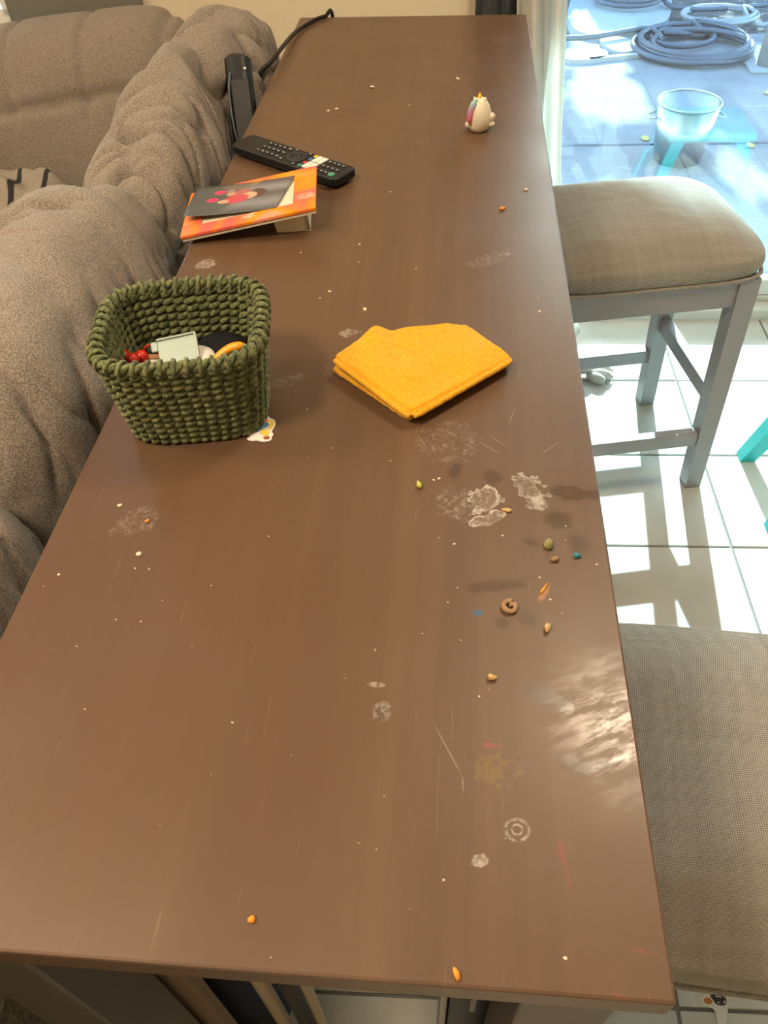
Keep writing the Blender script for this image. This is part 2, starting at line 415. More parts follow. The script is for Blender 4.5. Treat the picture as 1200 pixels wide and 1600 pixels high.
wf = join(box(ROOMX0-.15, WX0, YW, YW+wt, -.06, HCEIL), box(WX0, WX1, YW, YW+wt, -.06, WZ0), box(WX0, WX1, YW, YW+wt, WZ1, HCEIL),
          box(WX1, DX0, YW, YW+wt, -.06, HCEIL), box(DX0, DX1, YW, YW+wt, DZ, HCEIL), box(DX1, ROOMX1+.15, YW, YW+wt, -.06, HCEIL))
struct('wall_far', wf, M['wall'], 'beige textured wall behind the sofa and table')
struct('wall_left', box(ROOMX0-.15, ROOMX0, ROOMY0, YW, -.06, HCEIL), M['wall'], 'beige textured wall beside the sofa')
struct('wall_right', box(ROOMX1, ROOMX1+.15, ROOMY0, YW, -.06, HCEIL), M['wall'], 'beige textured wall by the sliding door')
struct('wall_back', box(ROOMX0-.15, ROOMX1+.15, ROOMY0-.15, ROOMY0, -.06, HCEIL), M['wall'], 'beige textured wall facing the sliding door')
struct('ceiling', box(ROOMX0-.15, ROOMX1+.15, ROOMY0-.15, YW+wt, HCEIL, HCEIL+.1), M['ceil'], 'white ceiling of the room')
# window with grey casing, over the far sofa section
win = bpy.data.objects.new('window_1', None); COL.objects.link(win); win.rotation_euler = (0, 0, TH); win['kind'] = 'structure'; win['label'] = 'bright window with grey casing above the far sofa back'
yc = YW-.022
mk('casing', *join(box(WX0-.3, WX1+.31, yc, YW+.0, .720, WZ0, .003), box(WX0-.3, WX0, yc, YW, WZ0, WZ1+.1, .003), box(WX1, WX1+.31, yc, YW, WZ0, WZ1+.1, .003), box(WX0, WX1, yc, YW, WZ1, WZ1+.1, .003)), M['trimgrey'], win, False)
mk('apron_board', *box(WX0-.3, WX1+.31, yc+.008, YW, .60, .717, .003), M['trimgrey'], win, False)
mk('sash', *join(box(WX0, WX1, YW+.05, YW+.09, WZ0, WZ0+.045), box(WX0, WX1, YW+.05, YW+.09, WZ1-.045, WZ1), box(WX0, WX0+.045, YW+.05, YW+.09, WZ0, WZ1), box(WX1-.045, WX1, YW+.05, YW+.09, WZ0, WZ1)), M['white_frame'], win, False)
mk('pane', *box(WX0+.045, WX1-.045, YW+.068, YW+.072, WZ0+.045, WZ1-.045), M['glass'], win, False)
# sliding glass door
dr = bpy.data.objects.new('door_1', None); COL.objects.link(dr); dr.rotation_euler = (0, 0, TH); dr['kind'] = 'structure'; dr['label'] = 'white framed sliding glass door to the patio'
mk('threshold', *box(DX0, DX1, YW, YW+.05, -.03, .03, .004), M['white_frame'], dr, False)
mk('track', *join(box(DX0, DX1, YW+.052, YW+.085, -.03, .045, .003), box(DX0, DX1, YW+.092, YW+.16, -.03, .035, .003)), M['white_frame'], dr, False)
mk('bottom_rail', *box(DX0+.05, DX1-.05, YW+.055, YW+.088, .047, .095, .003), M['white_frame'], dr, False)
mk('top_rail', *box(DX0+.05, DX1-.05, YW+.055, YW+.088, DZ-.11, DZ-.05, .003), M['white_frame'], dr, False)
for xa in (DX0, DX1-.05): mk('jamb', *box(xa, xa+.05, YW, YW+.16, 0, DZ, .003), M['white_frame'], dr, False)
mk('head', *box(DX0, DX1, YW, YW+.16, DZ-.05, DZ, .003), M['white_frame'], dr, False)
mk('stile', *box(1.20, 1.26, YW+.055, YW+.088, .095, DZ-.11, .003), M['white_frame'], dr, False)
mk('pane', *box(DX0+.05, 1.20, YW+.070, YW+.074, .095, DZ-.11), M['glass'], dr, False)
mk('pane', *box(1.26, DX1-.05, YW+.070, YW+.074, .095, DZ-.11), M['glass'], dr, False)

# ceiling lamps (warm)
def ceiling_lamp(x, y, r, label):
    t = thing('ceiling_lamp', label, 'lamp', (x, y, HCEIL), 0)
    mk('base', *lathe([(.001, 0), (r*1.08, 0), (r*1.08, -.03), (r, -.035), (.001, -.035)], 32, False, False), M['white_frame'], t)
    n = NT('lamp_diffuser_glow'); n.col((.9, .85, .75)); n.b.inputs['Emission Color'].default_value = (*LAMPC, 1); n.b.inputs['Emission Strength'].default_value = LAMP
    mk('diffuser', *lathe([(r*.98, -.035), (r*.98, -.05), (r*.85, -.075), (r*.55, -.092), (r*.2, -.1), (.001, -.101)], 32, False, False), n.m, t)
ceiling_lamp(.48, 1.06, .13, 'small round warm ceiling lamp between the two bar stools')
ceiling_lamp(-1.7, .5, .17, 'round warm ceiling lamp over the sofa seat')
ceiling_lamp(-.75, -.15, .19, 'round warm ceiling lamp in the middle of the room')

# patio
patio = mk('patio_slab', *box(-3.2, 4.5, YW+.17, 4.78, -.16, -.05), M['concrete'], None, False); patio['kind'] = 'structure'; patio['label'] = 'rough concrete patio outside the sliding door'
patio.rotation_euler.z = TH
M['crack'] = simple('dark_joint', (.13, .12, .12), .95)
mk('expansion_joint', *join(*[box(-3.1+.4*k, -2.69+.4*k, 3.395+random.uniform(-.006, .006), 3.407+random.uniform(-.004, .006), -.06, -.0485) for k in range(18)]), M['crack'], patio, False)
soil = mk('garden_ground', *grid(60, 60, lambda a, b: (-6+12*a, 4.70+9*b, -.075+.02*noise.noise(Vector((a*30, b*30, 2))))), M['soil'], None, True); soil['kind'] = 'structure'; soil['label'] = 'brown garden ground with fallen leaves beyond the patio'

# ================================================================== CONSOLE TABLE
tx0, tx1, ty0, ty1, TZ = -.2927, .1167, .095, 1.6295, .91
table = thing('console_table', 'long brown wooden counter-height console table with stained top', 'table', (TABLE0[0], TABLE0[1], 0))
def w(vf): return vf
mk('tabletop', *box(tx0, tx1, ty0, ty1, TZ-.022, TZ, .0018, 2), M['wood'], table, False, True)
for lx in (tx0+.020, tx1-.069):
    for ly in (ty0+.006, ty1-.056):
        mk('leg', *box(lx, lx+.05, ly, ly+.05, 0, TZ-.022, .002), M['wood_leg'], table, False, True)
for lx in (tx0+.03, tx1-.05): mk('side_rail', *box(lx, lx+.02, ty0+.056, ty1-.056, TZ-.075, TZ-.022, .001), M['wood_leg'], table, False, True)

# ================================================================== SECTIONAL SOFA
sofa = thing('sectional_sofa', 'brown grey tweed sectional sofa with puffy back cushions along the table', 'sofa', (-.9, .8, 0))
def fold(p, k, a, seed):
    q = noise.noise(Vector((p[0]*k*.35, p[1]*k, p[2]*k*.35+seed)))
    return -abs(q)*a
def loaf(y0, y1, xc, zc, A, B, seed, gather=0., pe=5., ex=.72, nu=150, nv=110, lean=0., zoff=lambda u: 0., seam=None, dent=None):
    def fn(a, b):
        u = -1+2*a; t = 2*pi*b
        e = max(0., 1-abs(u)**pe)**(1/2.4)
        cx, cz = spow(cos(t), ex), spow(sin(t), ex)
        k = .12+.88*e if abs(u) < 1 else .0
        k = e
        y = (y0+y1)/2 + u*(y1-y0)/2
        rr = 1.
        x = xc + A*cx*k + lean*cz*k; z = zc + B*cz*k + zoff(u)
        n1 = noise.noise(Vector((cx*1.2+seed, y*4, cz*1.2)))*.014
        g = 0.
        if gather:
            ph = y*46 + 2.2*noise.noise(Vector((cx*1.1, y*3, cz*1.5+seed))) + 1.5*cx*cx
            am = max(0, noise.noise(Vector((cx*1.5+9, y*5, cz*1.2+seed)))+.42)
            q1 = noise.noise(Vector((cx*.9+seed*3, y*15+.8*cx*cx, cz*.9))); q2 = noise.noise(Vector((cx*1.3+3, y*27+1.2*cx*cx, cz*1.3+seed)))
            g = -gather*am*(.9*math.exp(-(q1/.075)**2) + .55*math.exp(-(q2/.09)**2)) + gather*.55*abs(q1)
        g += .0035*noise.noise(Vector((cx*4, y*22, cz*4+seed)))
        if seam is not None: g -= .010*math.exp(-((cx-seam)/.05)**2)
        if dent: x -= dent[1]*math.exp(-((y-dent[0])/dent[2])**2)*max(0, .35+cx*.65)
        dn = Vector((cx, 0, cz)); dn = dn.normalized() if dn.length else dn
        return Vector((x, y, z)) + dn*(n1+g)*(k if k > .05 else 0)
    return grid(nu, nv, fn, True)
mk('back_cushion', *loaf(.86, 1.60, -.392, .800, .092, .174, 3.1, .040, 5., .78, 300, 130, dent=(1.20, .050, .085)), M['sofa'], sofa, True, True)
mk('back_cushion', *loaf(.432, .900, -.418, .808, .116, .172, 8.4, .022, 4.2, .80, 170, 120), M['sofa'], sofa, True, True)
mk('back_cushion', *loaf(-.32, .458, -.424, .79, .118, .168, 5.7, .010, 5., .78, 150, 110), M['sofa'], sofa, True, True)
mk('back_frame', *box(-.50, -.318, -.34, 1.55, .06, .76, .03, 3), M['sofa_dark'], sofa, True, True)
# far section along the wall: a tall back facing the room
def farback(a, b):
    u = a; t = 2*pi*b
    x = -2.2 + (1.675)*u
    e = max(0., 1-abs(2*u-1)**16)**(1/2.6)
    cy, cz = spow(cos(t), .6), spow(sin(t), .62)
    top = .21*(u-.92)
    y = 1.765 + .115*cy*e + .05*cz; z = .545 + (.345+top)*cz*e
    g = .006*noise.noise(Vector((x*6, cy*2, cz*3)))
    sx = abs(((x+.52)/.165) % 1-.5)
    if cz > .42: g -= .010*math.exp(-(sx/.05)**2)*min(1, (cz-.42)*6)
    g -= .013*math.exp(-((cz-.60-.25*(x+.9))/.028)**2)*(1 if cy < 0 else 0)
    n = Vector((0, cy, cz)).normalized()
    return Vector((x, y, z)) + n*g*e
mk('back_cushion', *grid(230, 150, farback, True), M['sofa'], sofa, True, True)
mk('far_frame', *box(-2.25, -.57, 1.55, 1.99, .06, .46, .03, 3), M['sofa_dark'], sofa, True, True)
mk('seat_cushion', *box(-1.15, -.51, -.32, 1.08, .28, .50, .05, 4), M['sofa'], sofa, True, True)
mk('seat_cushion', *box(-2.2, -.57, 1.09, 1.72, .28, .50, .05, 4), M['sofa'], sofa, True, True)
mk('seat_base', *join(box(-1.12, -.51, -.32, 1.08, .06, .28, .02), box(-2.2, -.57, 1.09, 1.6, .06, .28, .02)), M['sofa_dark'], sofa, True, True)
for fx, fy in ((-.5, -.25), (-1.05, -.25), (-2.15, 1.15), (-2.15, 1.9), (-.45, 1.45)):
    mk('foot', *box(fx-.03, fx+.03, fy-.03, fy+.03, 0, .065, .004), M['plinth'], sofa, False, True)

# throw blanket lying in the sofa corner
def blank(a, b):
    x = -1.16+.46*a; y = 1.36+.27*b
    z = .535+.10*math.exp(-((a-.5)**2+(b-.75)**2)*4)+.03*noise.noise(Vector((a*5, b*5, 1)))+.02*abs(sin(a*9+2*b+noise.noise(Vector((a*3, b*3, 5)))*2))
    return (x, y+.012*sin(a*6), max(z, .512))
bl = mk('throw_blanket', *sheet(50, 44, blank, .006), M['blanket'], None, True)
tag(bl, 'grey beige throw cloth with dark stripes crumpled in the sofa corner', 'blanket')
nv_ = mk('navy_cushion', *loaf(1.14, 1.33, -.90, .572, .10, .062, 1.2, .0, 3., .8, 30, 30), M['navy'], None, True)
tag(nv_, 'small navy cushion on the sofa seat', 'cushion')

# ================================================================== BAR STOOLS
def cushion(hx, hy, z0, z1):
    def fn(a, b):
        t = 2*pi*b; e = .36
        cx, cy = spow(cos(t), e), spow(sin(t), e)
        # a: 0 bottom centre .. 1 top centre
        if a < .12: r, z = a/.12*.985, z0
        elif a < .30:
            q = (a-.12)/.18; r, z = .985+.02*sin(q*pi), z0 + (z1-z0)*.42*q
        else:
            q = (a-.30)/.70; r = cos(q*pi/2)**.62 if q < 1 else 0; r *= .985; z = z0+(z1-z0)*(.42+.58*(1-(r/.985)**3.2))
        zz = z+.0012*noise.noise(Vector((cx*r*6, cy*r*6, 3)))
        return (hx*cx*r, hy*cy*r, zz)
    return grid(40, 96, fn, True)
def make_stool(loc, rz, label):
    t = thing('bar_stool', label, 'stool', loc, rz, 'grey bar stools along the table')
    hx, hy = .215, .172
    st_ = mk('seat', *cushion(hx+.008, hy+.009, .552, .632), M['linen'], t)
    wl = [(spow(cos(2*pi*k/80), .3)*(hx+.005), spow(sin(2*pi*k/80), .3)*(hy+.007), .549) for k in range(80)]
    mk('piping', *tube(wl, .004, 6, True), M['linen'], st_)
    L = .040
    for sx in (-1, 1):
        for sy in (-1, 1):
            xb, yb, xt, yt = sx*(hx+.012), sy*hy, sx*(hx-.012), sy*(hy-.003)
            V = []
            for (X, Yy, z, q) in ((xb, yb, 0, .036), (xt, yt, .545, L)):
                for dx, dy in ((0, 0), (1, 0), (1, 1), (0, 1)):
                    V.append(Vector((X-sx*dx*q, Yy-sy*dy*q, z)))
            mk('leg', V, [(0, 1, 2, 3), (4, 5, 6, 7), (0, 1, 5, 4), (1, 2, 6, 5), (2, 3, 7, 6), (3, 0, 4, 7)], M['grey_wood'], t, False)
    for sy in (-1, 1):
        mk('apron', *box(-hx+.04, hx-.04, *sorted((sy*(hy-.008), sy*(hy-.028))), .485, .546, .0015), M['grey_wood'], t, False)
        mk('stretcher', *box(-hx+.02, hx-.02, *sorted((sy*(hy-.006), sy*(hy-.028))), .130, .166, .0015), M['grey_wood'], t, False)
    for sx in (-1, 1):
        mk('apron', *box(*sorted((sx*(hx-.018), sx*(hx-.038))), -hy+.03, hy-.03, .485, .546, .0015), M['grey_wood'], t, False)
        mk('stretcher', *box(*sorted((sx*(hx-.006), sx*(hx-.028))), -hy+.03, hy-.03, .232, .268, .0015), M['grey_wood'], t, False)
    return t
a1 = rad(11.5)
c1 = Vector((.595, 1.368)) - Vector((cos(a1)*.227 - sin(a1)*(-.172), sin(a1)*.227 + cos(a1)*(-.172)))
make_stool((c1.x, c1.y, 0), a1, 'grey wooden bar stool with beige linen seat standing before the glass door')
make_stool((.33, .363, 0), rad(-3), 'beige linen bar stool tucked against the table, above the skeleton cutout')

# ================================================================== CURTAINS
def curt(a, b):
    z = 2.16*(1-b)
    xr = .20+.085*max(0, (1.0-z))**1.0+.075*max(0, (.5-z)/.5)**1.6+.01; xl = .115+.10*max(0, .85-z)
    x = xl+(xr-xl)*a
    y = 1.955 + .026*sin(a*13+.6*sin(z*2.5)) + .01*noise.noise(Vector((a*4, z*2, 0))) + .02*(a-.5)
    return (x, y, z+.012)
ct = mk('white_curtain', *sheet(80, 60, curt, .0012), M['curtain'], None, True); tag(ct, 'cream white curtain gathered beside the glass door', 'curtain')
def curt2(a, b): return (.03+.17*a, 2.012+.014*sin(a*26), 2.16*(1-b)+.02)
ct = mk('dark_curtain', *sheet(60, 20, curt2, .0015), M['dkcurtain'], None, True); tag(ct, 'dark slate curtain against the wall behind the table end', 'curtain')
rod = thing('curtain_rod', 'dark metal curtain rod above the sliding door', 'curtain rod', (.0, 1.975, 2.17))
mk('pole', *tube([(-.05, 0, 0), (2.1, 0, 0)], .011, 12), M['black'], rod)
for rx in (-.06, 2.11): mk('finial', *ball((rx, 0, 0), .02), M['black'], rod)
for rx in (.02, 2.06): mk('bracket', *box(rx-.01, rx+.01, 0, .075, -.012, .012, .002), M['black'], rod, False)

# ================================================================== WOVEN BASKET
BC = Vector((-.2135, .5255, .911)); BY = rad(9)
bk = thing('woven_basket', 'small olive green woven cord basket holding toys', 'basket', BC, BY)
BH = .080
def bpath(t, f, off=0.):
    # rounded square outline at height fraction f
    hx = .0535+.0100*f; hy = .0460+.0120*f; e = .52
    c, s_ = cos(t), sin(t); x, y = spow(c, e)*hx, spow(s_, e)*hy
    nx, ny = spow(c, .9)/hx, spow(s_, .9)/hy; L = math.hypot(nx, ny)
    return x+nx/L*off, y+ny/L*off
def arc(f, N):
    # equally spaced parameters along the outline
    K = 720; pt = [bpath(2*pi*k/K, f) for k in range(K+1)]; s_ = [0]
    for k in range(K): s_.append(s_[-1]+math.hypot(pt[k+1][0]-pt[k][0], pt[k+1][1]-pt[k][1]))
    out, k = [], 0
    for i in range(N):
        d = s_[-1]*i/N
        while s_[k+1] < d: k += 1
        out.append(2*pi*(k+(d-s_[k])/(s_[k+1]-s_[k]))/K)
    return out
NST, NROW = 44, 12
for r in range(NROW):
    f = (r+.5)/NROW; z = BH*f; parts = []
    N = NST*7; ts = arc(f, N); sh = random.uniform(-.3, .3)
    for k in (0, 1):
        pts = []
        for i, t in enumerate(ts):
            ph = 2*pi*(i/7)/2 + k*pi + sh; wob = noise.noise(Vector((i*.11, r*3.3, k*7)))
            x, y = bpath(t, f, .0034*cos(ph)+.0006*wob)
            pts.append((x, y, z+.0015*sin(ph)+.0008*wob))
        rr = [.00275+.0004*noise.noise(Vector((i*.3, r, k))) for i in range(N)]
        parts.append(tube(pts, rr, 7, True))
    mk('woven_row', *join(*parts), M['basket'], bk)
ts = arc(1., NST*8); parts = []
for k in (0, 1):
    parts.append(tube([(*bpath(t, 1.03, .0026*cos(2*pi*i/16+k*pi)), BH+.0015+.0022*sin(2*pi*i/16+k*pi)) for i, t in enumerate(ts)], .0031, 7, True))
for i in range(NST):
    t = ts[i*8]; x, y = bpath(t, 1.03); x2, y2 = bpath(t, 1.03, .006); dx, dy = (x2-x)/.006, (y2-y)/.006
    parts.append(tube([(x+dx*.0062*cos(q), y+dy*.0062*cos(q), BH+.0015+.0058*sin(q)) for q in [2*pi*j/10 for j in range(10)]], .0017, 5, True))
mk('rim', *join(*parts), M['basket'], bk)
st_ = mk('warp_cords', *join(*[tube([(*bpath(t, f), BH*f) for f in (0, .25, .5, .75, 1.)], .0019, 5) for t in arc(.5, NST)]), M['basket'], bk); st_['kind'] = 'stuff'
mk('bottom', *prism([bpath(t, .05) for t in arc(0., 60)], .0005, .0035), M['basket'], bk, False)

# toys in the basket (placed in the basket's inside)
def BW(u, v, z): return PX(u, v, z)
G = 'toys in the green basket'
def single(name, vf, mat, label, cat, loc, rot=(0, 0, 0), group=None, smooth=True):
    o = mk(name, vf[0], vf[1], mat, None, smooth); o.location = loc; o.rotation_euler = rot; return tag(o, label, cat, group)
p = BW(205, 560, .957)
t = thing('red_toy', 'shiny red bumpy toy at the edge inside the basket', 'toy', (p.x, p.y, .929), .3, G)
mk('body', *join(ball((0, 0, .018), .0085), ball((.008, .003, .026), .006), ball((-.006, .004, .028), .006), ball((.002, -.005, .03), .0055), ball((.010, -.003, .019), .006)), M['red'], t)
mk('foot', *lathe([(.008, -.0100), (.009, .0), (.006, .012)], 14), M['red'], t)
p = BW(232, 566, .95)
single('tan_stick', tube([(-.016, 0, 0), (0, .001, .001), (.016, 0, 0)], [.003, .0035, .0025], 8), M['tan'], 'short tan wooden stick beside the red toy in the basket', 'toy', (p.x, p.y+.002, .951), (0, -.05, .2), G)
p = BW(277, 545, .968)
t = thing('mint_tray', 'pale mint plastic tray toy leaning in the basket', 'toy', (p.x, p.y+.003, .964), 0, G, (rad(30), rad(-6), rad(14)))
mk('plate', *box(-.0165, .0165, -.012, .012, 0, .003, .001), M['mint'], t, False)
mk('edge', *join(box(-.0165, .0165, .0105, .012, .003, .0048, .0004), box(.015, .0165, -.012, .012, .003, .0048, .0004), box(-.0165, .0165, -.012, -.0105, .003, .0042, .0004)), M['mint'], t, False)
mk('tab', *box(-.022, -.0165, .002, .011, 0, .003, .001), M['mint'], t, False)
p = BW(300, 566, .948)
single('white_ball', ball((0, 0, 0), .021, 24, 16, (1.1, 1, .85)), M['wht'], 'smooth white ball toy in the middle of the basket', 'toy', (p.x+.004, p.y-.004, .945), (0, 0, .3), G)
p0, p1 = BW(338, 556, .964), BW(374, 538, .970)
t = thing('orange_hook', 'bright orange curved plastic hook in the basket', 'toy', (p0.x, p0.y, .93), 0, G)
mk('hook', *tube(spline([(p0.x-.004, p0.y-.004, .948), (p0.x, p0.y, .960), ((p0.x+p1.x)/2, (p0.y+p1.y)/2+.002, .966), (p1.x, p1.y, .968), (p1.x+.004, p1.y+.003, .963)], 6), [.0032]*6+[.004]*13+[.0036]*6, 10), M['orange'], t, True, True)
mk('stem', *tube([(p0.x-.004, p0.y-.004, .950), (p0.x-.004, p0.y-.002, .917)], .003, 8), M['orange'], t, True, True)
p = BW(345, 525, .962)
t = thing('black_bowl', 'black rounded plastic toy lid at the back of the basket', 'toy', (p.x-.001, p.y-.004, .918), .2, G)
mk('shell', *lathe([(.019, 0), (.022, .012), (.0235, .028), (.023, .035), (.020, .038), (.010, .0385), (.001, .038)], 28, True, True), M['black'], t)
mk('brim', *lathe([(.0235, .028), (.0255, .030), (.0255, .033), (.0232, .034)], 28, False, False), M['black'], t)
p = BW(245, 558, .947)
t = thing('dark_toy_car', 'dark toy with thin red loop next to the mint tray', 'toy', (p.x, p.y+.012, .925), .4, G)
mk('body', *box(-.014, .014, -.009, .009, -.0110, .020, .003), M['navy'], t)
mk('loop', *tube([(-.008+.006*cos(q), -.010+.001*sin(q), .026+.008*sin(q)) for q in [2*pi*k/18 for k in range(18)]], .0011, 6, True), M['red'], t)
mk('roof', *box(-.011, .004, -.006, .006, .0195, .027, .002), M['greycl'], t)
p = BW(232, 575, .945)
single('white_stick', tube([(-.011, 0, 0), (.011, 0, .002)], [.0024, .0015], 8), M['wht'], 'small white pointed stick by the red toy', 'toy', (p.x+.012, p.y+.006, .950), (0, 0, .5), G)

# ================================================================== YELLOW CLOTH
cl = thing('cleaning_cloth', 'folded yellow microfibre cleaning cloth on the table', 'cloth', (-.02, .58, TZ))
def poly_pillow(poly, z0, h, seed, edge=.10, wr=.003, nr=34, per=26, tilt=lambda x, y: 0.):
    cx = sum(p[0] for p in poly)/len(poly); cy = sum(p[1] for p in poly)/len(poly); out = []
    for i in range(len(poly)):
        a, b = poly[i], poly[(i+1) % len(poly)]
        out += [(a[0]+(b[0]-a[0])*k/per, a[1]+(b[1]-a[1])*k/per) for k in range(per)]
    for _ in range(2): out = [((out[i-1][0]+2*out[i][0]+out[(i+1) % len(out)][0])/4, (out[i-1][1]+2*out[i][1]+out[(i+1) % len(out)][1])/4) for i in range(len(out))]
    V, F = [], []; n = len(out)
    rs = [1-(1-k/nr)**2*1.0 for k in range(nr+1)]
    for lay in (0, 1):
        for k in range(nr+1):
            r = .02+.98*(k/nr)
            for (px, py) in out:
                x, y = cx+(px-cx)*r, cy+(py-cy)*r; d = 1-r
                prof = min(1, d/edge); prof = math.sqrt(max(0, 1-(1-prof)**2))
                wv = wr*noise.noise(Vector((x*28, y*28, seed)))+.0008*noise.noise(Vector((x*160, y*160, seed)))
                top = z0+h*.5+h*.5*prof+(wv+tilt(x, y))*min(1, d/.04+.25); bot = z0+h*.5-h*.5*prof+tilt(x, y)*.7
                V.append(Vector((x, y, top if lay == 0 else max(bot, z0))))
    o2 = (nr+1)*n
    for lay in (0, 1):
        for k in range(nr):
            for i in range(n):
                q = (k*n+i, k*n+(i+1) % n, (k+1)*n+(i+1) % n, (k+1)*n+i); F.append(tuple(j+lay*o2 for j in q))
        F.append(tuple(lay*o2+i for i in range(n)))
    for i in range(n): F.append((nr*n+i, nr*n+(i+1) % n, o2+nr*n+(i+1) % n, o2+nr*n+i))
    return V, F
def pz(u, v, z): q = PX(u, v, z); return (q.x, q.y)
top_poly = [pz(519, 556, .930), pz(643, 652, .922), pz(803, 560, .922), pz(732, 506, .924), pz(700, 503, .926), pz(606, 511, .930), pz(598, 514, .928), pz(580, 511, .930)]
low_poly = [pz(520, 572, .915), pz(645, 657, .913), pz(800, 566, .915), pz(728, 512, .915), pz(590, 522, .915)]
def tl(x, y):
    d = (x+.10)*.72+(y-.58)*.1
    fy = max(0, min(1, (y-.55)/.07))
    ridge = fy*(.0035*math.exp(-((x+.066+.25*(y-.6))/.012)**2) - .0022*math.exp(-((x+.050+.25*(y-.6))/.008)**2))
    return max(0, .006-d*.06)+ridge
mk('lower_layer', *poly_pillow(low_poly, TZ+.0006, .0062, 4, .06, .0006), M['yellow'], cl, True, True)
mk('top_layer', *poly_pillow(top_poly, TZ+.0068, .0075, 9, .07, .0028, tilt=tl), M['yellow'], cl, True, True)
def hemline(a, b, z0, z1, r):
    n = 40; return tube([(a[0]+(b[0]-a[0])*k/n, a[1]+(b[1]-a[1])*k/n, z0+(z1-z0)*k/n+.0006*noise.noise(Vector((k*.7, a[0]*50, 0)))) for k in range(1, n)], [r*min(1, .35+.65*math.sqrt(min(k, n-k)/4)) for k in range(1, n)], 8)
mk('hem', *hemline(top_poly[1], top_poly[2], TZ+.0108, TZ+.0108, .0026), M['hem'], cl, True, True)
mk('hem', *hemline(low_poly[0], low_poly[1], TZ+.0034, TZ+.0034, .0030), M['hem'], cl, True, True)
mk('hem', *hemline(top_poly[0], top_poly[1], TZ+.0165, TZ+.0108, .0026), M['hem'], cl, True, True)

# ================================================================== REMOTE
rl, rw, rh = .182, .042, .0145
r0 = Vector((-.208, 1.0015)); ra = math.atan2(-.103, .150)
rm = thing('remote_control', 'slim black television remote lying across the table edge', 'remote', (r0.x, r0.y, TZ), ra)
def rbox(L, Wd, z0, z1, rad_, bev):
    pts = []
    for sx, sy, a0 in ((1, 1, 0), (-1, 1, 90), (-1, -1, 180), (1, -1, 270)):
        for k in range(5):
            a = rad(a0+k*22.5); pts.append((sx*(L/2-rad_)+rad_*cos(a), sy*(Wd/2-rad_)+rad_*sin(a)))
    n = len(pts); V = []; F = []
    for s_, z in ((1-bev*2/L, z0), (1, z0+bev), (1, z1-bev), (1-bev*2/L, z1)):
        k = s_
        for x, y in pts: V.append(Vector((x*k, y*(1-(1-k)*L/Wd), z)))
    for r in range(3):
        for i in range(n): F.append((r*n+i, r*n+(i+1) % n, (r+1)*n+(i+1) % n, (r+1)*n+i))
    F += [tuple(range(n))[::-1], tuple(3*n+i for i in range(n))]
    return V, F
mk('body', *rbox(rl, rw, .004, rh, .007, .0012), M['black'], rm, False)
mk('battery_cover', *rbox(rl*.9, rw*.8, 0, .0045, .006, .001), M['black'], rm, False)
def rb(u, v, name, mat, sx=.0034, sy=.0026, h=.0011, rnd=True):
    x, y = (u-.5)*rl, (.5-v)*rw
    vf = lathe([(1, -.0005), (1, h*.7), (.75, h), (.001, h)], 12, True, False) if rnd else box(-1, 1, -1, 1, -.0005, h, 0)
    o = mk(name, [Vector((q.x*sx, q.y*sy, q.z)) for q in vf[0]], vf[1], mat, rm, rnd); o.location = (x, y, rh); return o
legend = {}
for i, u in enumerate((.24, .285, .33, .375)):
    for v in (.22, .50, .78): b = rb(u, v, 'button', M['btn']); o = mk('legend', *box(-.0011, .0011, -.0007, .0007, .0011, .0013), M['wht'], b, False)
for v in (.2, .5, .8): b = rb(.425, v, 'button', M['btn']); mk('legend', *box(-.0018, .0018, -.0006, .0006, .0011, .0013), M['wht'], b, False)
for v in (.14, .86): b = rb(.475, v, 'button', M['btn']); mk('legend', *box(-.0008, .0008, -.0008, .0008, .0011, .0013), M['wht'], b, False)
ringo = mk('navigation_ring', *lathe([(.0135, -.0005), (.0135, .0012), (.0125, .0018), (.0085, .0016), (.0080, .0006), (.0080, -.0005)], 28, False, False), M['btn'], rm); ringo.location = ((.55-.5)*rl, 0, rh)
rb(.55, .5, 'button', M['btn'], .0065, .0065, .0012)
for u, v in ((.60, .12), (.60, .9), (.495, .5)): b = rb(u, v, 'button', M['btn']); mk('legend', *box(-.0009, .0009, -.0009, .0009, .0011, .0013), M['wht'], b, False)
for v, m_ in ((.14, 'yel'), (.38, 'blue'), (.62, 'red'), (.86, 'green')): rb(.655, v, 'colour_button', M[m_], .0026, .0034, .0011)
for u in (.70, .745):
    for v in (.28, .72): rb(u, v, 'app_button', M['wht'], .0036, .0080, .0013, False)
for u in (.80, .84, .88, .92):
    for v in (.2, .5, .8):
        if u == .92 and v == .8: continue
        b = rb(u, v, 'button', M['btn']); mk('legend', *box(-.0008, .0008, -.0008, .0008, .0011, .0013), M['wht'], b, False)
rb(.93, .80, 'voice_button', M['green'], .0046, .0046, .0013)

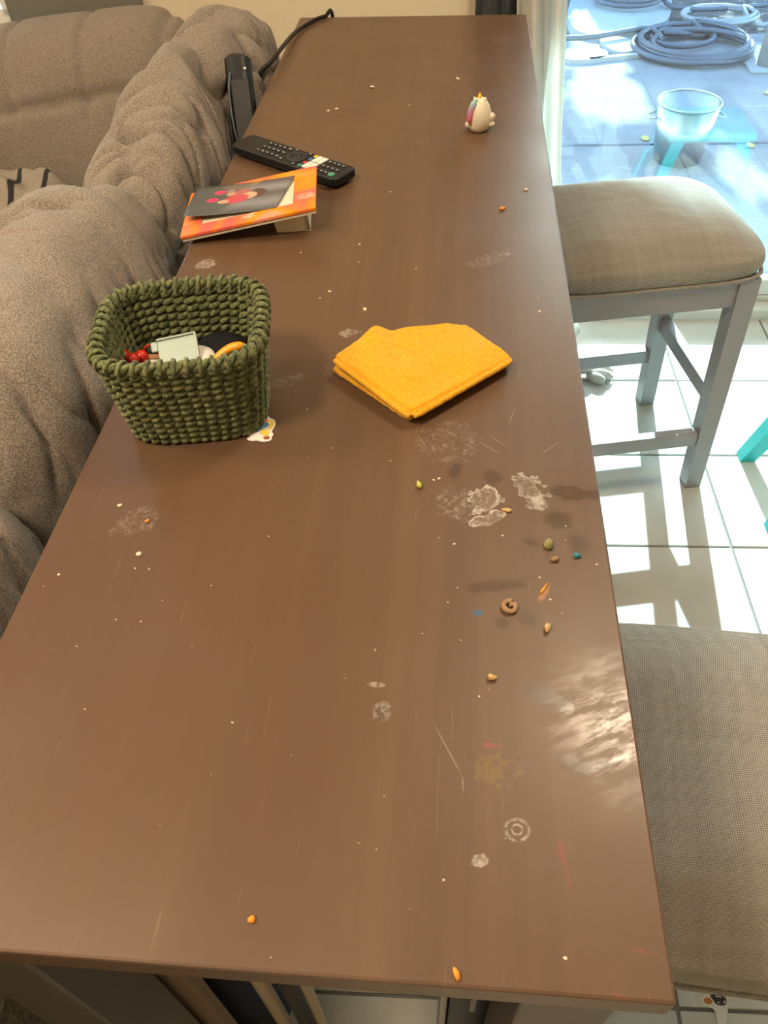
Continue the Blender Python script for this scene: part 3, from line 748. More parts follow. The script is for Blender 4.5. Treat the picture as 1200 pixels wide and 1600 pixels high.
# ================================================================== PHOTO FRAME
BLc = Vector((-.301, .800, .9165)); ex = Vector((.151, .019, .0255)); ey = Vector((-.013, .105, 0)); FW, FH = ex.length, ey.length
exn = ex.normalized(); eyn = (ey - exn*ey.dot(exn)).normalized(); ezn = exn.cross(eyn)
Mf = Matrix(((exn.x, eyn.x, ezn.x, BLc.x), (exn.y, eyn.y, ezn.y, BLc.y), (exn.z, eyn.z, ezn.z, BLc.z), (0, 0, 0, 1)))
pf = thing('photo_frame', 'orange and pink picture frame lying tilted back on the table', 'picture frame', BLc, 0)
pf.matrix_basis = Mf
def m_frame():
    n = NT('orange_pink_marbled_print'); f = n.noise(17, 2, .5, dist=.8); g = n.noise(34, 3, .5, n.map(loc=(3, 1, 0), sc=(.5, 1, 1)))
    c = n.ramp(f, [(.30, (.80, .10, .10)), (.42, (.85, .14, .08)), (.50, (.93, .24, .006)), (.62, (.95, .28, .006)), (.74, (.9, .3, .22))])
    c = n.mix(n.rng(g, .63, .70), c, (.92, .50, .36)); n.col(c); n.P(Roughness=.3); return n.m
M['frame'] = m_frame()
ix0, ix1, iy0, iy1 = .022, FW-.026, .021, FH-.024
mk('border', *join(box(0, FW, 0, iy0, 0, .004, .0008), box(0, FW, iy1, FH, 0, .004, .0008), box(0, ix0, iy0, iy1, 0, .004, .0006), box(ix1, FW, iy0, iy1, 0, .004, .0006)), M['frame'], pf, False)
mk('mat_board', *box(.004, FW-.004, .004, FH-.004, -.0008, .0022), M['cream'], pf, False)
mk('backing', *box(.001, FW-.001, .001, FH-.001, -.0035, -.0008, .0005), M['cream'], pf, False)
# easel foot carries the raised end
fo = mk('easel_stand', *join(box(FW-.052, FW-.014, .018, .022, -.030, -.0035), box(FW-.052, FW-.014, .060, .064, -.030, -.0035), box(FW-.018, FW-.014, .018, .064, -.0285, -.0035)), M['cream'], pf, False)
# loose print lying on the frame
def m_print():
    n = NT('glossy_snapshot_of_children'); s_ = n.wave(9, 'Y', 2.5)
    c = n.mix(s_, (.10, .10, .115), (.22, .22, .245))
    def e(x, y, rx, ry, col, rot=0., a=1.):
        nonlocal c
        c = n.mix(n.math('MULTIPLY', n.ell(x, y, rx, ry, rot, .3, 150, .15), a), c, col)
    e(.022, .044, .04, .05, (.075, .085, .08), 0, .9)
    e(.066, .073, .016, .010, (.30, .19, .12)); e(.073, .075, .009, .006, (.50, .31, .20)); e(.05, .066, .020, .008, (.16, .13, .11))
    e(.078, .043, .013, .013, (.09, .05, .035)); e(.069, .040, .011, .0095, (.58, .36, .25))
    e(.055, .034, .017, .012, (.50, .07, .10), .2); e(.058, .050, .013, .007, (.42, .12, .12), .4); e(.046, .048, .006, .006, (.52, .30, .21))
    e(.040, .030, .008, .005, (.55, .34, .24)); e(.026, .036, .008, .006, (.62, .05, .13), .1); e(.032, .054, .008, .006, (.62, .05, .13), -.1); e(.045, .055, .006, .005, (.3, .2, .17))
    n.col(c); n.P(Roughness=.25); return n.m
M['print'] = m_print()
imf = Mf.inverted()
pc = [imf @ PX(u, v, z) for u, v, z in ((284, 334, .932), (430, 325, .9385), (447, 275, .9385), (308, 291, .932))]
pr_rot = math.atan2(pc[1].y-pc[0].y, pc[1].x-pc[0].x); prw = (pc[1]-pc[0]).length; prh = (pc[3]-pc[0]).length*1.06
def prn(a, b):
    curl = .006*(1-a)**2.2+.0015*(1-b)**2*(1-a)
    return (prw*a+.012*b*(a), prh*b, .0047+curl)
pm = thing('loose_photo', 'loose glossy photo print lying on the orange frame', 'photo', Mf @ Vector((pc[0].x, pc[0].y, 0)), 0)
pm.matrix_basis = Mf @ T(pc[0].x, pc[0].y, 0) @ RZ(pr_rot)
mk('print', *sheet(24, 12, prn, .0003), M['print'], pm)

# ================================================================== UNICORN FIGURINE
p = PX(748, 205, TZ)
un = thing('unicorn_figurine', 'tiny white egg-shaped unicorn figurine with yellow horn on the table', 'figurine', (p.x, p.y+.004, TZ), rad(10))
M['ivory'] = simple('glossy_ivory_ceramic', (.74, .64, .50), .3, .04, 30)
prof = [(.001, 0), (.009, .0), (.013, .003), (.0158, .010), (.0162, .017), (.0150, .025), (.0125, .032), (.0085, .038), (.004, .0415), (.001, .042)]
mk('body', *lathe(prof, 32, False, True), M['ivory'], un)
def m_mane():
    n = NT('pastel_rainbow_glaze'); s_ = n.n('ShaderNodeSeparateXYZ'); n.l(n.co, s_.inputs[0])
    n.col(n.ramp(n.rng(s_.outputs[2], .010, .042, smooth=False), [(0, (.42, .12, .10)), (.3, (.55, .13, .20)), (.55, (.50, .22, .36)), (.75, (.36, .40, .50)), (.95, (.30, .55, .50))])); n.P(Roughness=.35); return n.m
mk('mane', *tube(spline([(-.006, -.004, .041), (-.0105, -.006, .034), (-.0135, -.007, .026), (-.0145, -.008, .018), (-.0135, -.0085, .0115)], 6), [.003]*4+[.0045]*8+[.0046]*8+[.003]*5, 10), m_mane(), un)
mk('horn', *lathe([(.0028, 0), (.0026, .003), (.0018, .006), (.0008, .0075)], 12), M['yel'], un).location = (-.001, -.001, .040)
for ex_, ey_ in ((-.0075, .001), (.006, -.003)): mk('ear', *ball((ex_, ey_, .0385), .0028, 10, 7, (.8, .8, 1.5)), M['ivory'], un)
mk('snout', *ball((.0150, -.006, .0185), .0052, 14, 9), M['ivory'], un)
mk('paw', *ball((.0145, -.0065, .0095), .0050, 14, 9, (1.1, 1, .8)), M['ivory'], un)
mk('tail', *ball((-.0135, .003, .007), .005, 12, 8, (1, 1, .9)), M['ivory'], un)

# ================================================================== STICKERS
sp = [pz(u, v, .9105) for u, v in ((381, 671), (384, 678), (392, 682), (384, 686), (392, 689), (402, 688), (408, 690), (415, 690), (424, 688), (425, 681), (428, 679), (424, 674), (429, 668), (431, 660), (428, 655), (422, 654), (418, 648), (412, 650), (400, 658), (394, 664))]
sc0 = Vector((sum(q[0] for q in sp)/len(sp), sum(q[1] for q in sp)/len(sp), TZ+.0002))
sk = thing('paper_sticker', 'white-edged die cut sticker peeking from under the basket corner', 'sticker', sc0)
def loc2(pts, c): return [(x-c.x, y-c.y) for x, y in pts]
mk('backing', *prism(smoothpoly(loc2(sp, sc0)), 0, .0004), M['wht'], sk, False)
def spot(lst, mat, c, parent, z0=.0004, z1=.0006, z=.9105):
    return mk('printed_patch', *prism(smoothpoly(loc2([pz(u, v, z) for u, v in lst], c)), z0, z1), mat, parent, False)
M['s_blue'] = simple('sticker_blue', (.10, .22, .34), .5, .25, 300); M['s_org'] = simple('sticker_orange', (.75, .28, .08), .5, .25, 300); M['s_yel'] = simple('sticker_yellow', (.85, .55, .06), .5, .2, 300); M['s_brn'] = simple('sticker_brown', (.30, .08, .02), .5, .3, 300); M['s_cream'] = simple('sticker_cream', (.65, .48, .34), .5, .3, 300)
spot([(397, 667), (406, 661), (419, 660), (421, 666), (412, 669), (402, 676), (396, 674)], M['s_blue'], sc0, sk)
spot([(405, 661), (411, 654), (419, 655), (421, 659), (412, 662)], M['s_org'], sc0, sk, .0006, .0008)
spot([(421, 657), (427, 657), (429, 663), (423, 672), (419, 670), (422, 664)], M['s_yel'], sc0, sk, .0006, .0008)
spot([(405, 675), (412, 671), (421, 673), (421, 680), (412, 682)], M['s_yel'], sc0, sk, .0008, .0010)
spot([(410, 683), (421, 681), (422, 686), (413, 687)], M['s_brn'], sc0, sk)
spot([(384, 671), (393, 668), (396, 677), (388, 678)], M['s_cream'], sc0, sk)
# skeleton cutout on the floor
kp = [(1102, 1536), (1110, 1540), (1133, 1545), (1147, 1548), (1143, 1554), (1136, 1556), (1138, 1565), (1136, 1574), (1138, 1578), (1135, 1600), (1131, 1614), (1122, 1614), (1121, 1596), (1117, 1577), (1107, 1573), (1098, 1570), (1095, 1562), (1099, 1556), (1105, 1553)]
kw = [pz(u, v, .002) for u, v in kp]; kc = Vector((sum(q[0] for q in kw)/len(kw), sum(q[1] for q in kw)/len(kw), .0006))
ks = thing('skeleton_cutout', 'small paper skeleton cutout with pumpkin lying on the tile floor', 'cutout', kc)
mk('backing', *prism(smoothpoly(loc2(kw, kc), 1), 0, .0008), M['wht'], ks, False)
M['s_blk'] = simple('printed_black', (.035, .03, .03), .5); M['s_pum'] = simple('printed_orange', (.55, .17, .04), .5, .3, 300)
spot([(1108, 1540), (1131, 1546), (1143, 1549), (1141, 1553), (1133, 1555), (1136, 1564), (1134, 1572), (1119, 1570), (1115, 1563), (1110, 1557), (1108, 1550)], M['s_blk'], kc, ks, .0008, .0011, .002)
spot([(1099, 1561), (1105, 1557), (1112, 1561), (1114, 1567), (1107, 1570), (1101, 1567)], M['s_pum'], kc, ks, .0008, .0011, .002)
for (a, b) in (((1116, 1546), (1125, 1548)), ((1116, 1551), (1126, 1553)), ((1118, 1556), (1127, 1558)), ((1129, 1547), (1132, 1548)), ((1127, 1552), (1130, 1553)), ((1130, 1557), (1133, 1558)), ((1121, 1567), (1124, 1566)), ((1131, 1568), (1133, 1564)), ((1135, 1550), (1139, 1550)), ((1111, 1549), (1111, 1555))):
    A, B_ = PX(*a, .002), PX(*b, .002); mk('bone', *tube([(A.x-kc.x, A.y-kc.y, .0011), (B_.x-kc.x, B_.y-kc.y, .0011)], .0009, 6), M['wht'], ks)

# ================================================================== CHARGER AND CABLE
ad = thing('charging_base', 'black upright charging handset wedged between sofa and table', 'charger', (-.318, 1.30, .83), 0)
zd = Vector((-.022, .105, .118)).normalized(); xd = (Vector((1, .25, 0))-zd*Vector((1, .25, 0)).dot(zd)).normalized(); yd = zd.cross(xd)
ad.matrix_basis = Matrix(((xd.x, yd.x, zd.x, -.309), (xd.y, yd.y, zd.y, 1.175), (xd.z, yd.z, zd.z, .835), (0, 0, 0, 1)))
mk('body', *[q for q in (lambda v: v)(rbox(.040, .030, 0, .160, .014, .006))], M['black'], ad, False)
mk('panel', *rbox(.026, .003, .03, .12, .001, .0008), M['btn'], ad, False).location = (0, -.0155, 0)
mk('indicator', *ball((.010, -.0150, .135), .0022), M['wht'], ad)
mk('lead', *tube(spline([(-.012, -.017, .13), (-.017, -.021, .10), (-.016, -.020, .05), (-.010, -.018, .01)], 6), .0016, 6), M['hose'], ad)
cb_pts = [PX(412, 122, .905)+Vector((-.012, 0, -.06)), PX(412, 122, .905)+Vector((-.008, 0, 0)), PX(425, 95, .925), PX(440, 75, .925), PX(462, 50, .9165), PX(490, 32, .9138), PX(508, 25.5, .9140), PX(514, 25, .911)+Vector((.004, .016, -.002)), PX(514, 25, .91)+Vector((.006, .026, -.10))]
cbl = mk('power_cable', *tube(spline(cb_pts, 8), .0034, 8), M['black'], None); tag(cbl, 'thin black power cable running over the table corner to the wall', 'cable')

# ================================================================== CRUMBS AND SCRAPS ON THE TABLE
M['c_pale'] = simple('pale_crumb', (.70, .58, .42), .8, .2, 400); M['c_gold'] = simple('golden_crumb', (.55, .34, .14), .8, .2, 400)
M['c_or'] = simple('orange_scrap', (.85, .27, .02), .6, .2, 400); M['c_gr'] = simple('green_scrap', (.50, .48, .05), .7, .2, 400)
M['c_tl'] = simple('teal_scrap', (.02, .20, .24), .6, .2, 400); M['c_br'] = simple('brown_cereal', (.30, .17, .075), .6, .15, 300); M['c_ol'] = simple('olive_scrap', (.25, .21, .08), .7, .3, 300)
def chunk(r, seed, sc=(1, 1, .6)):
    V, F = ball((0, 0, 0), 1., 8, 5)
    V = [v*(r*(1+.7*noise.noise(v*1.3+Vector((seed, seed*2, 0))))) for v in V]; V = [Vector((v.x*sc[0], v.y*sc[1], v.z*sc[2])) for v in V]
    mz = min(v.z for v in V); return [v-Vector((0, 0, mz)) for v in V], F
cr_me = [mk('proto', *chunk(.001, k*3.7), None, None, False) for k in range(4)]
cr_md = [o.data for o in cr_me]
for o in cr_me: bpy.data.objects.remove(o)
crumbs = [(187, 790, 2.4), (217, 866, 3.2), (92, 898, 2.2), (233, 889, 1.2), (211, 888, 1.4), (181, 968, 1.4), (220, 971, 1.3), (254, 938, 1.), (133, 1108, 1.), (363, 1129, 1.6), (68, 916, 1.),
  (822, 297, 3.), (570, 484, 2.6), (515, 456, 2.0), (843, 487, 2.0), (500, 466, 1.6), (582, 137, 3.2), (526, 171, 2.2), (513, 174, 2.2), (715, 124, 2.6), (560, 410, 1.2), (470, 395, 1.4), (562, 382, 1.6), (640, 165, 1.5),
  (678, 750, 1.8), (686, 748, 2.), (686, 840, 1.), (710, 850, 1.6), (785, 837, 1.2), (884, 822, 1.), (843, 902, 1.2), (860, 937, 1.8), (700, 941, 1.), (715, 918, 1.), (878, 958, 1.), (660, 990, 1.), (932, 882, 1.4), (884, 844, 1.),
  (586, 1016, 1.2), (587, 1014, .8), (749, 1088, 1.6), (764, 1077, .8), (693, 1375, 1.8), (588, 1327, 1.), (560, 1317, .9), (600, 1243, .9), (883, 1497, 2.2), (423, 1496, 1.), (540, 1060, 1.), (420, 838, 1.), (330, 915, 1.), (455, 1180, .8), (520, 700, 1.), (480, 640, 1.2), (610, 720, 1.),
  (300, 1010, .8), (120, 1010, .9), (640, 1420, .8), (250, 1290, .8), (790, 1310, .9), (720, 1000, .9), (330, 1210, .8), (610, 300, 1.2), (650, 420, 1.2), (420, 480, 1.2)]
LM = [(280, 620, 'near the green basket'), (650, 570, 'near the yellow cloth'), (460, 240, 'near the black remote'), (748, 190, 'near the unicorn figurine'), (390, 330, 'near the orange frame'), (480, 60, 'by the black cable'),
      (757, 790, 'around the white dried spill'), (797, 950, 'around the curled cereal ring'), (700, 1170, 'by the long scratch'), (808, 1296, 'by the dried drip ring'), (880, 470, 'at the edge by the far stool'), (394, 1438, 'around the bright orange crumb'), (715, 1525, 'by the front table edge'), (212, 840, 'around the dried smear before the basket')]
for i, (u, v, s_) in enumerate(crumbs):
    q = PX(u, v, TZ); d = (q-Vector((0, 0, HC))).length
    o = bpy.data.objects.new('crumb', cr_md[i % 4])
    if not cr_md[i % 4].materials: cr_md[i % 4].materials.append(M['c_pale'])
    COL.objects.link(o); o.location = (q.x, q.y, TZ-.0002); k = s_*d/FPX*1000*1.05; o.scale = (k*random.uniform(.8, 1.3), k*random.uniform(.8, 1.3), k*.7); o.rotation_euler = (0, 0, random.uniform(0, 6))
    near = min(LM, key=lambda L: math.hypot(L[0]-u, (L[1]-v)*1.3))[2]
    tag(o, 'tiny pale food crumb on the tabletop '+near, 'crumb', 'crumbs '+near)
def scrap(u, v, r, mat, label, sc=(1, 1, .6), rz=0., seed=1.):
    q = PX(u, v, TZ); o = mk('scrap', *chunk(r, seed, sc), mat, None); o.location = (q.x, q.y, TZ-.0002); o.rotation_euler = (0, 0, rz); o.name = 'food_scrap'; tag(o, label, 'scrap')
scrap(655, 760, .0026, M['c_gr'], 'small yellow green scrap on the table near the cloth', (.8, 1.4, .8), .3, 2)
scrap(394, 1438, .0019, M['c_or'], 'bright orange crumb on the bare front of the table', (1.2, 1, .7), 0, 3)
scrap(713, 1522, .0020, M['c_or'], 'elongated orange crumb by the front table edge', (.7, 1.9, .8), .5, 4)
scrap(785, 328, .0030, M['c_or'], 'orange crumb on the table between figurine and stool', (1.2, 1, .6), .2, 5)
scrap(902, 870, .0022, M['c_tl'], 'tiny teal scrap near the right table edge', (1.2, 1, .7), .2, 6)
scrap(857, 852, .0036, M['c_ol'], 'olive dried scrap on the table beside the teal speck', (1., 1.3, .5), -.2, 7)
scrap(867, 876, .0025, M['c_br'], 'small brown crumb below the olive scrap', (1.3, .9, .6), .1, 8)
scrap(855, 984, .0026, M['c_gold'], 'golden crumb next to the dark spots on the table', (.8, 1.5, .8), -.3, 9)
scrap(769, 1061, .0024, M['c_gold'], 'rounded tan crumb above the worn shiny patch', (1.3, .9, .8), -.2, 10)
scrap(793, 798, .0024, M['c_gold'], 'flat golden flake beside the white residue', (1.8, .8, .4), -.2, 11)
scrap(230, 815, .0018, M['c_or'], 'orange speck in the dried smear before the basket', (1, 1, .6), 0, 12)
scrap(850, 920, .0014, M['c_or'], 'thin orange shaving on the table by the curled cereal ring', (.7, 4.2, .5), -.5, 13)
q = PX(796, 950, TZ)
o = mk('cereal_ring', *tube([(.0040*cos(a), .0044*sin(a), .0024+.0006*sin(a*2)) for a in [rad(60+k*14) for k in range(24)]]+[(.0006, .0016, .0024), (.0004, -.0005, .0026)], [.0018]*24+[.0014, .0008], 8), M['c_br'], None); o.location = (q.x, q.y, TZ-.0004); tag(o, 'curled brown cereal ring on the worn side of the table', 'cereal')

# ================================================================== DOG UNDER THE TABLE END
dog = thing('dog', 'white short-haired dog lying under the table end with one paw out', 'dog', (.05, 1.80, 0))
def skin(name, verts, edges, radii, mat, parent, sub=2):
    me = bpy.data.meshes.new(name); me.from_pydata(verts, edges, []); me.update()
    o = bpy.data.objects.new(name, me); COL.objects.link(o)
    o.modifiers.new('skin', 'SKIN'); s_ = o.modifiers.new('sub', 'SUBSURF'); s_.levels = sub; s_.render_levels = sub
    for i, r in enumerate(radii): me.skin_vertices[0].data[i].radius = (r, r) if not isinstance(r, tuple) else r
    me.skin_vertices[0].data[0].use_root = True
    dg = bpy.context.evaluated_depsgraph_get(); dg.update(); m2 = bpy.data.meshes.new_from_object(o.evaluated_get(dg))
    bpy.data.objects.remove(o)
    m2.materials.clear(); m2.materials.append(mat); m2.polygons.foreach_set('use_smooth', [True]*len(m2.polygons))
    o = bpy.data.objects.new(name, m2); COL.objects.link(o); o.parent = parent; return o
pw = PX(928, 577, .02)
px_, py_ = pw.x-.05, pw.y-1.80
Vd = [(-.22, .0, .105), (-.10, .0, .12), (.03, .0, .12), (.10, -.005, .17), (.13, -.005, .215), (.20, -.01, .195), (.245, -.01, .18),
      (.10, -.05, .07), (.19, -.045, .032), (px_-.04, py_, .030), (px_, py_, .024),
      (.10, .06, .07), (.16, .07, .03), (.22, .07, .022),
      (-.24, -.07, .08), (-.15, -.11, .05), (-.24, -.13, .03), (-.14, -.14, .022),
      (-.30, .0, .07), (-.40, .03, .03)]
Ed = [(0, 1), (1, 2), (2, 3), (3, 4), (4, 5), (5, 6), (2, 7), (7, 8), (8, 9), (9, 10), (2, 11), (11, 12), (12, 13), (0, 14), (14, 15), (15, 16), (16, 17), (0, 18), (18, 19)]
Rd = [.09, .10, .10, .065, .058, .038, .026, .042, .028, .022, .022, .042, .028, .02, .06, .045, .025, .02, .03, .012]
skin('body', Vd, Ed, Rd, M['dog'], dog)
for k, (dx, dy, rz_) in enumerate(((.008, .026, .35), (.022, .009, .10), (.020, -.012, -.15), (.004, -.030, -.40))):
    tv_ = ball((0, 0, 0), .0145, 12, 8, (1.9, .95, 1.0)); to = mk('toe', *xf(tv_, T(px_+dx, py_+dy, .0135) @ RZ(rz_-.1)), M['dog'], dog)
    mk('claw', *xf(tube([(.022, 0, .002), (.029, 0, -.003), (.033, 0, -.010)], [.0028, .0022, .0008], 6), T(px_+dx, py_+dy, .0135) @ RZ(rz_-.1)), M['claw'], dog)
for sy in (-1, 1): mk('ear', *xf(ball((0, 0, 0), .03, 12, 8, (.6, .22, 1.1)), T(.115, -.005+sy*.058, .215) @ RX(sy*.35)), M['dog'], dog)
mk('nose', *ball((.272, -.01, .186), .011, 12, 8), M['black'], dog)
for sy in (-1, 1): mk('eye', *ball((.196, -.01+sy*.028, .226), .0075, 10, 7), M['black'], dog)

# ================================================================== TEAL CHILD CHAIR (mostly outside the frame)
q0 = PX(1166, 712, 0)
tc = thing('child_stool', 'small teal plastic child stool in the sun by the glass door', 'stool', (q0.x+.168, q0.y-.118, 0), rad(2))
def beam(a, b, wa, wb):
    a, b = Vector(a), Vector(b); V = []
    for p_, w_ in ((a, wa), (b, wb)):
        for dx, dy in ((-1, -1), (1, -1), (1, 1), (-1, 1)): V.append(p_+Vector((dx*w_, dy*w_, 0)))
    return V, [(3, 2, 1, 0), (4, 5, 6, 7), (0, 1, 5, 4), (1, 2, 6, 5), (2, 3, 7, 6), (3, 0, 4, 7)]
for sx in (-1, 1):
    for sy in (-1, 1):
        lg = mk('leg', *beam((sx*.168, sy*.118, 0), (sx*.105, sy*.092, .215), .017, .022), M['teal'], tc, False)
        mk('bolt_cap', *ball((sx*.140, sy*.107-.021, .094), .0085, 12, 8, (1, .5, 1)), M['wht'], lg)
mk('seat', *box(-.15, .15, -.125, .125, .208, .238, .012, 3), M['teal'], tc)
for sx in (-1, 1): mk('rung', *box(sx*.125-.008, sx*.125+.008, -.09, .09, .115, .137, .004), M['teal'], tc, False)

# ================================================================== THINGS STORED UNDER THE TABLE
cbx = thing('flattened_carton', 'flattened brown cardboard box with torn clear tape under the table', 'cardboard', (-.255, .164, 0), 0)
mk('carton', *box(-.305, -.207, .157, .171, 0, .832, .002), M['card'], cbx, False, True)
mk('tape_strip', *join(box(-.216, -.211, .1562, .1571, .66, .815, 0), box(-.226, -.224, .1562, .1571, .70, .82, 0)), M['tape'], cbx, False, True)
bag = thing('navy_bag', 'dark navy cloth bag standing behind the flattened cardboard', 'bag', (-.245, .245, 0))
mk('sack', *xf(lathe([(.001, 0), (.045, .0), (.050, .05), (.051, .3), (.050, .62), (.04, .72), (.02, .75), (.001, .752)], 20, False, False), T(-.245, .250, 0)), M['navy'], bag, True, True)
mk('handle', *tube(spline([(-.272, .25, .72), (-.262, .25, .80), (-.232, .25, .80), (-.220, .25, .72)], 6), .006, 8), M['navy'], bag, True, True)
d1 = mk('thin_stick', *tube([(-.234, .187, 0), (-.236, .186, .84)], .003, 8), M['tan'], None); tag(d1, 'thin wooden stick standing behind the flattened cardboard', 'stick')
o = mk('paper_roll', *tube([(-.182, .205, 0), (-.182, .200, .80)], .0085, 14), M['paper'], None); tag(o, 'cream paper roll standing by the navy bag under the table', 'paper roll', 'paper rolls under the table')
o = mk('paper_roll', *tube([(-.132, .205, 0), (-.132, .200, .80)], .006, 14), M['paper'], None); tag(o, 'thin cream paper roll beside the bare tiles under the table', 'paper roll', 'paper rolls under the table')
o = mk('rolled_mat', *tube([(-.156, .214, 0), (-.158, .208, .80)], .011, 14), M['greycl'], None); tag(o, 'rolled dark grey mat between the two paper rolls', 'mat')
fs = thing('folded_step_stool', 'folded black step stool with grey rail behind the front table leg', 'step stool', (.05, .3, 0))
mk('panel', *box(.018, .088, .170, .195, .01, .80, .004), M['black'], fs, False, True)
mk('rail', *box(.010, .017, .168, .198, 0, .80, .002), M['grey_wood'], fs, False, True)
mk('strap', *box(.037, .042, .166, .1695, .50, .79, 0), M['hose2'], fs, False, True)
mk('foot', *box(.018, .088, .168, .197, 0, .012, .001), M['plinth'], fs, False, True)

# ================================================================== PATIO THINGS
GZ = -.05
def hose(loops, r, mat, label, seed, tail=None, z0=0.):
    random.seed(seed); pts = []
    for (cx, cy, rx, ry, n, dz, rot) in loops:
        for k in range(int(n*40)):
            a = 2*pi*k/40; t = k/40
            wob = 1+.06*noise.noise(Vector((t*1.7, seed, 0)))+.05*sin(t*1.9)
            x, y = rx*wob*cos(a), ry*wob*sin(a)
            pts.append((cx+x*cos(rot)-y*sin(rot)+.02*noise.noise(Vector((t, 3, seed))), cy+x*sin(rot)+y*cos(rot), GZ+z0+r+.004+dz*t+.012*max(0, noise.noise(Vector((t*3, 7, seed))))))
    if tail: pts = pts[:-3]+spline([pts[-4]]+tail, 10)[1:]
    o = mk('garden_hose', *tube(pts, r, 8), mat, None); tag(o, label, 'hose', 'garden hoses on the patio')
def g3(u, v, z=GZ): q = PX(u, v, z); return (q.x, q.y, z)
a_ = g3(982, 16); b_ = g3(1080, 78); c_ = g3(1122, 32)
pad = mk('concrete_pad', *xf(prism(smoothpoly([g3(900, 70)[:2], g3(1032, 50)[:2], g3(1050, 28)[:2], g3(1045, -25)[:2], g3(920, -30)[:2], g3(880, 20)[:2]], 2), -.09, -.022), T(0, 0, 0)), M['padcol'], None, False); tag(pad, 'pale raised concrete pad under the single hose ring', 'slab')
hose([(a_[0], a_[1]+.03, .175, .17, 2.1, .018, .2)], .013, M['hose'], 'single grey hose ring lying on the pale concrete pad', 3, [g3(1050, 10, -.006), g3(1120, 14, -.03), g3(1210, 6, -.03)], .029)
hose([(b_[0], b_[1], .27, .27, 3.2, .012, .3), (b_[0]+.03, b_[1]-.05, .21, .24, 2.2, .014, 1.2), (b_[0]-.02, b_[1]+.12, .15, .14, 1.6, .01, .5)], .014, M['hose'], 'large tangled coil of grey hose behind the steel bucket', 11, [g3(1010, 45, -.005), g3(930, 57, -.005), g3(880, 60, -.006)])
hose([(c_[0], c_[1], .19, .15, 2.2, .012, .1)], .012, M['hose2'], 'pale grey hose loop lying on the leaf litter', 21, [g3(1180, 38, -.04), g3(1215, 34, -.04)])
for i, (u, v, l1, l2, a, lab) in enumerate(((912, 90, .13, .10, .1, 'flat pale stepping stone by the curtain side of the patio'), (965, 74, .09, .14, .4, 'flat pale stone beside the hose coil'))):
    q = g3(u, v); st2 = mk('flat_stone', *xf(prism(smoothpoly([(-l1, -l2), (l1*.8, -l2*.9), (l1, l2*.7), (-l1*.7, l2)], 2), 0, .02), T(q[0], q[1], GZ) @ RZ(a)), M['padcol'], None, False); tag(st2, lab, 'stone')
q, q2 = g3(920, 98), g3(1012, 88)
o = mk('wooden_lath', *beam((0, 0, 0), (0, 0, .01), .01, .01), M['padcol'], None, False); bpy.data.objects.remove(o)
A, B_ = Vector(q), Vector(q2); dd = B_-A
o = mk('wooden_lath', *xf(box(-dd.length/2, dd.length/2, -.016, .016, 0, .02, .002), T(*((A+B_)/2)) @ RZ(math.atan2(dd.y, dd.x))), M['padcol'], None, False); tag(o, 'pale wooden lath lying on the patio', 'lath')
q = g3(1196, 105)
o = thing('patio_post', 'pale round post standing at the edge of the patio', 'post', q)
mk('shaft', *lathe([(.045, .01), (.045, 2.3)], 20), M['padcol'], o); mk('base_plate', *box(-.09, .09, -.09, .09, 0, .012, .003), M['padcol'], o, False)
# steel bucket
pb = PX(1078, 157, .17)
bu = thing('steel_bucket', 'round stainless steel bucket on the patio behind the glass', 'bucket', (pb.x, pb.y, GZ))
mk('pail', *lathe([(.001, .001), (.085, .001), (.092, .006), (.118, .218), (.115, .218), (.089, .010), (.001, .008)], 40, False, False), M['steel'], bu)
mk('rim', *tube([(.118*cos(a), .118*sin(a), .218) for a in [2*pi*k/48 for k in range(48)]], .0045, 8, True), M['steel'], bu)
for s_ in (-1, 1): mk('handle', *tube(spline([(s_*.112, -.03, .17), (s_*.14, -.02, .165), (s_*.14, .02, .165), (s_*.112, .03, .17)], 5), .004, 8), M['steel'], bu)
M['yleaf'] = simple('yellow_leaf', (.60, .52, .10), .6)
for (u, v, lab) in ((1008, 218, 'yellow fallen leaf on the concrete joint near the bucket'), (1172, 229, 'small green yellow leaf on the patio right of the bucket'), (1200, 147, 'bright yellow green leaf at the far side of the patio')):
    q = g3(u, v); o = mk('fallen_leaf', *sheet(6, 4, lambda a, b: (q[0]+.035*(a-.5), q[1]+.05*(b-.5)*(1-(2*a-1)**2), GZ+.004+.006*abs(b-.5)), .0008), M['yleaf'], None); tag(o, lab, 'leaf')
# leaf litter: too many to count
random.seed(5); V, F = [], []
for k in range(1500):
    x, y = random.uniform(1.2, 2.3), random.uniform(4.80, 6.3)
    if k % 6 == 0: x, y = random.uniform(.3, 2.2), random.uniform(3.0, 4.8)
    z = GZ+.003 if y < 4.78 else GZ-.0; s_ = random.uniform(.008, .02) if y > 4.7 else random.uniform(.003, .007); a = random.uniform(0, 6.3)
    n0 = len(V)
    for dx, dy, dz in ((-1, 0, 0), (0, -.5, .15), (1, 0, random.random()*.5), (0, .5, .15)): V.append(Vector((x+s_*(dx*cos(a)-dy*sin(a)), y+s_*(dx*sin(a)+dy*cos(a)), z+s_*dz)))
    F.append((n0, n0+1, n0+2, n0+3))
M['litter'] = simple('dry_leaf', (.34, .29, .24), .8, .6, 9)
o = mk('leaf_litter', V, F, M['litter'], None, False); tag(o, 'dry leaf litter and grit strewn over patio edge', 'leaf litter', None, 'stuff')

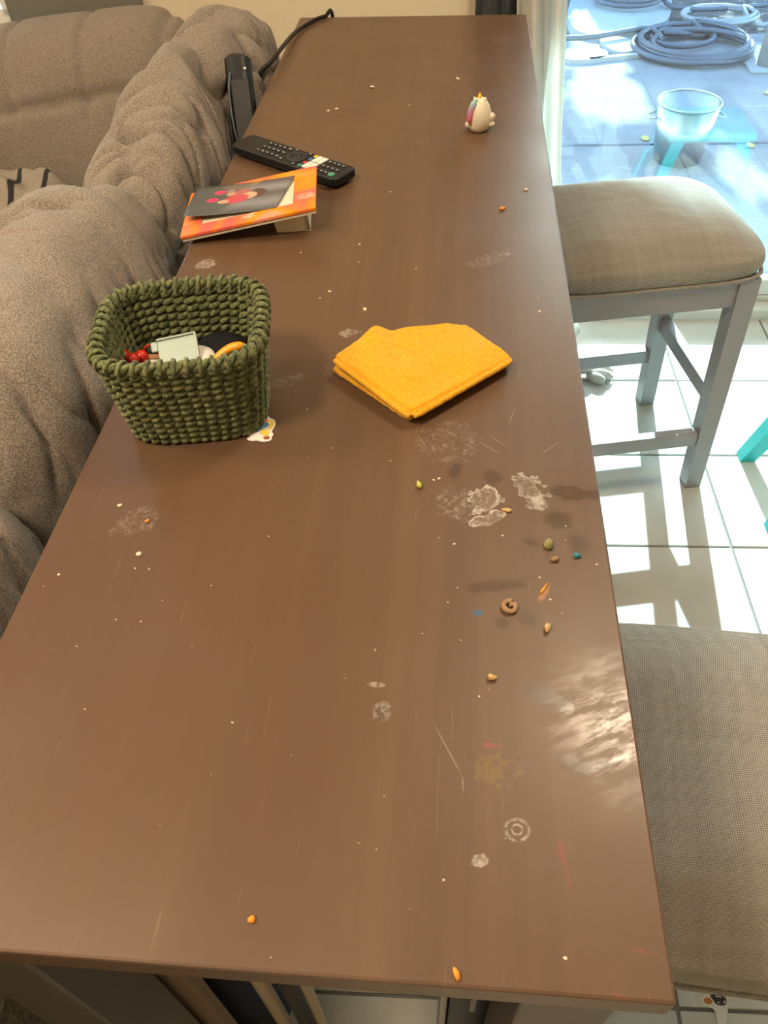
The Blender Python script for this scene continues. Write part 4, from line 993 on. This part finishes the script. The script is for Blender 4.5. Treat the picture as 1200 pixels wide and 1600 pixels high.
# unseen hedge and tree, added to shade the patio and cut the high sun
spots = [g3(u, v) for u, v in ((955, 150), (930, 140), (980, 160), (912, 90), (905, 45), (965, 75), (1150, 262), (1180, 290), (1120, 205), (1115, 30), (1160, 20), (1185, 95), (1190, 75), (940, 300))]  # sunlit patio spots; leaves on their sun rays are left out
srad = [.22, .16, .12, .16, .12, .12, .10, .12, .05, .12, .12, .09, .07, .1]
def shaded(c):
    for sp_, r_ in zip(spots, srad):
        k = (c.y-sp_[1]); hit = Vector(sp_) - SUN_DIR*(k/-SUN_DIR.y)
        if (Vector((c.x, c.z))-Vector((hit.x, hit.z))).length < r_*(.75+.4*random.random()): return False
    return True
def foliage(n, x0, x1, y0, y1, zf0, zf1, size, seed):
    random.seed(seed); V, F = [], []
    for k in range(n):
        x = random.uniform(x0, x1); y = random.uniform(y0, y1); c = Vector((x, y, random.uniform(zf0(x, y), zf1(x, y))))
        if not shaded(c): continue
        s_ = size*random.uniform(.6, 1.3); m_ = Matrix.Rotation(random.uniform(-.9, .9), 3, 'X') @ Matrix.Rotation(random.uniform(0, 6.3), 3, 'Y') @ Matrix.Rotation(random.uniform(-.6, .6), 3, 'Z'); n0 = len(V)
        for dx, dz in ((-1, 0), (-.2, -.55), (1, 0), (-.2, .55)): V.append(c + m_ @ Vector((dx*s_, 0, dz*s_)))
        F.append((n0, n0+1, n0+2, n0+3))
    return V, F
hd = thing('shade_hedge', 'unseen leafy hedge added beyond the patio to shade it', 'hedge', (.9, 8.0, -.07))
lf = mk('foliage', *foliage(30000, -2.6, 4.4, 7.75, 8.2, lambda x, y: .0, lambda x, y: .51*(y-2.15)-.03+.04*sin(x*5), .075, 31), M['leaf'], hd, False, True); lf['kind'] = 'stuff'
for k in range(8): mk('stem', *tube([(-2.2+.85*k, 8, -.08), (-2.2+.85*k+random.uniform(-.1, .1), 8, 1.2), (-2.2+.85*k+random.uniform(-.2, .2), 8, 2.6)], [.04, .03, .012], 8), M['bark'], hd, True, True)
tr_ = thing('shade_tree', 'unseen tree crown added above the hedge to block high sun', 'tree', (3.6, 8.7, -.07))
lf = mk('crown', *foliage(26000, -2.4, 4.6, 7.8, 8.9, lambda x, y: .51*(y-.62)+.20+.03*sin(x*9), lambda x, y: 6.0+.4*sin(x*1.7), .12, 33), M['leaf'], tr_, False, True); lf['kind'] = 'stuff'  # lower edge shaped so sun reaches the floor but not the seats
mk('trunk', *tube([(3.6, 8.7, -.08), (3.55, 8.6, 1.5), (3.4, 8.5, 3.4), (2.9, 8.4, 5.4)], [.16, .13, .11, .05], 12), M['bark'], tr_, True, True)
for bx in (-1.2, .2, 3.8): mk('branch', *tube(spline([(3.15, 8.45, 4.5), ((3.15+bx)/2, 8.45, 4.95), (bx, 8.4, 5.3)], 5), [.07]*5+[.05]*5+[.03], 8), M['bark'], tr_, True, True)
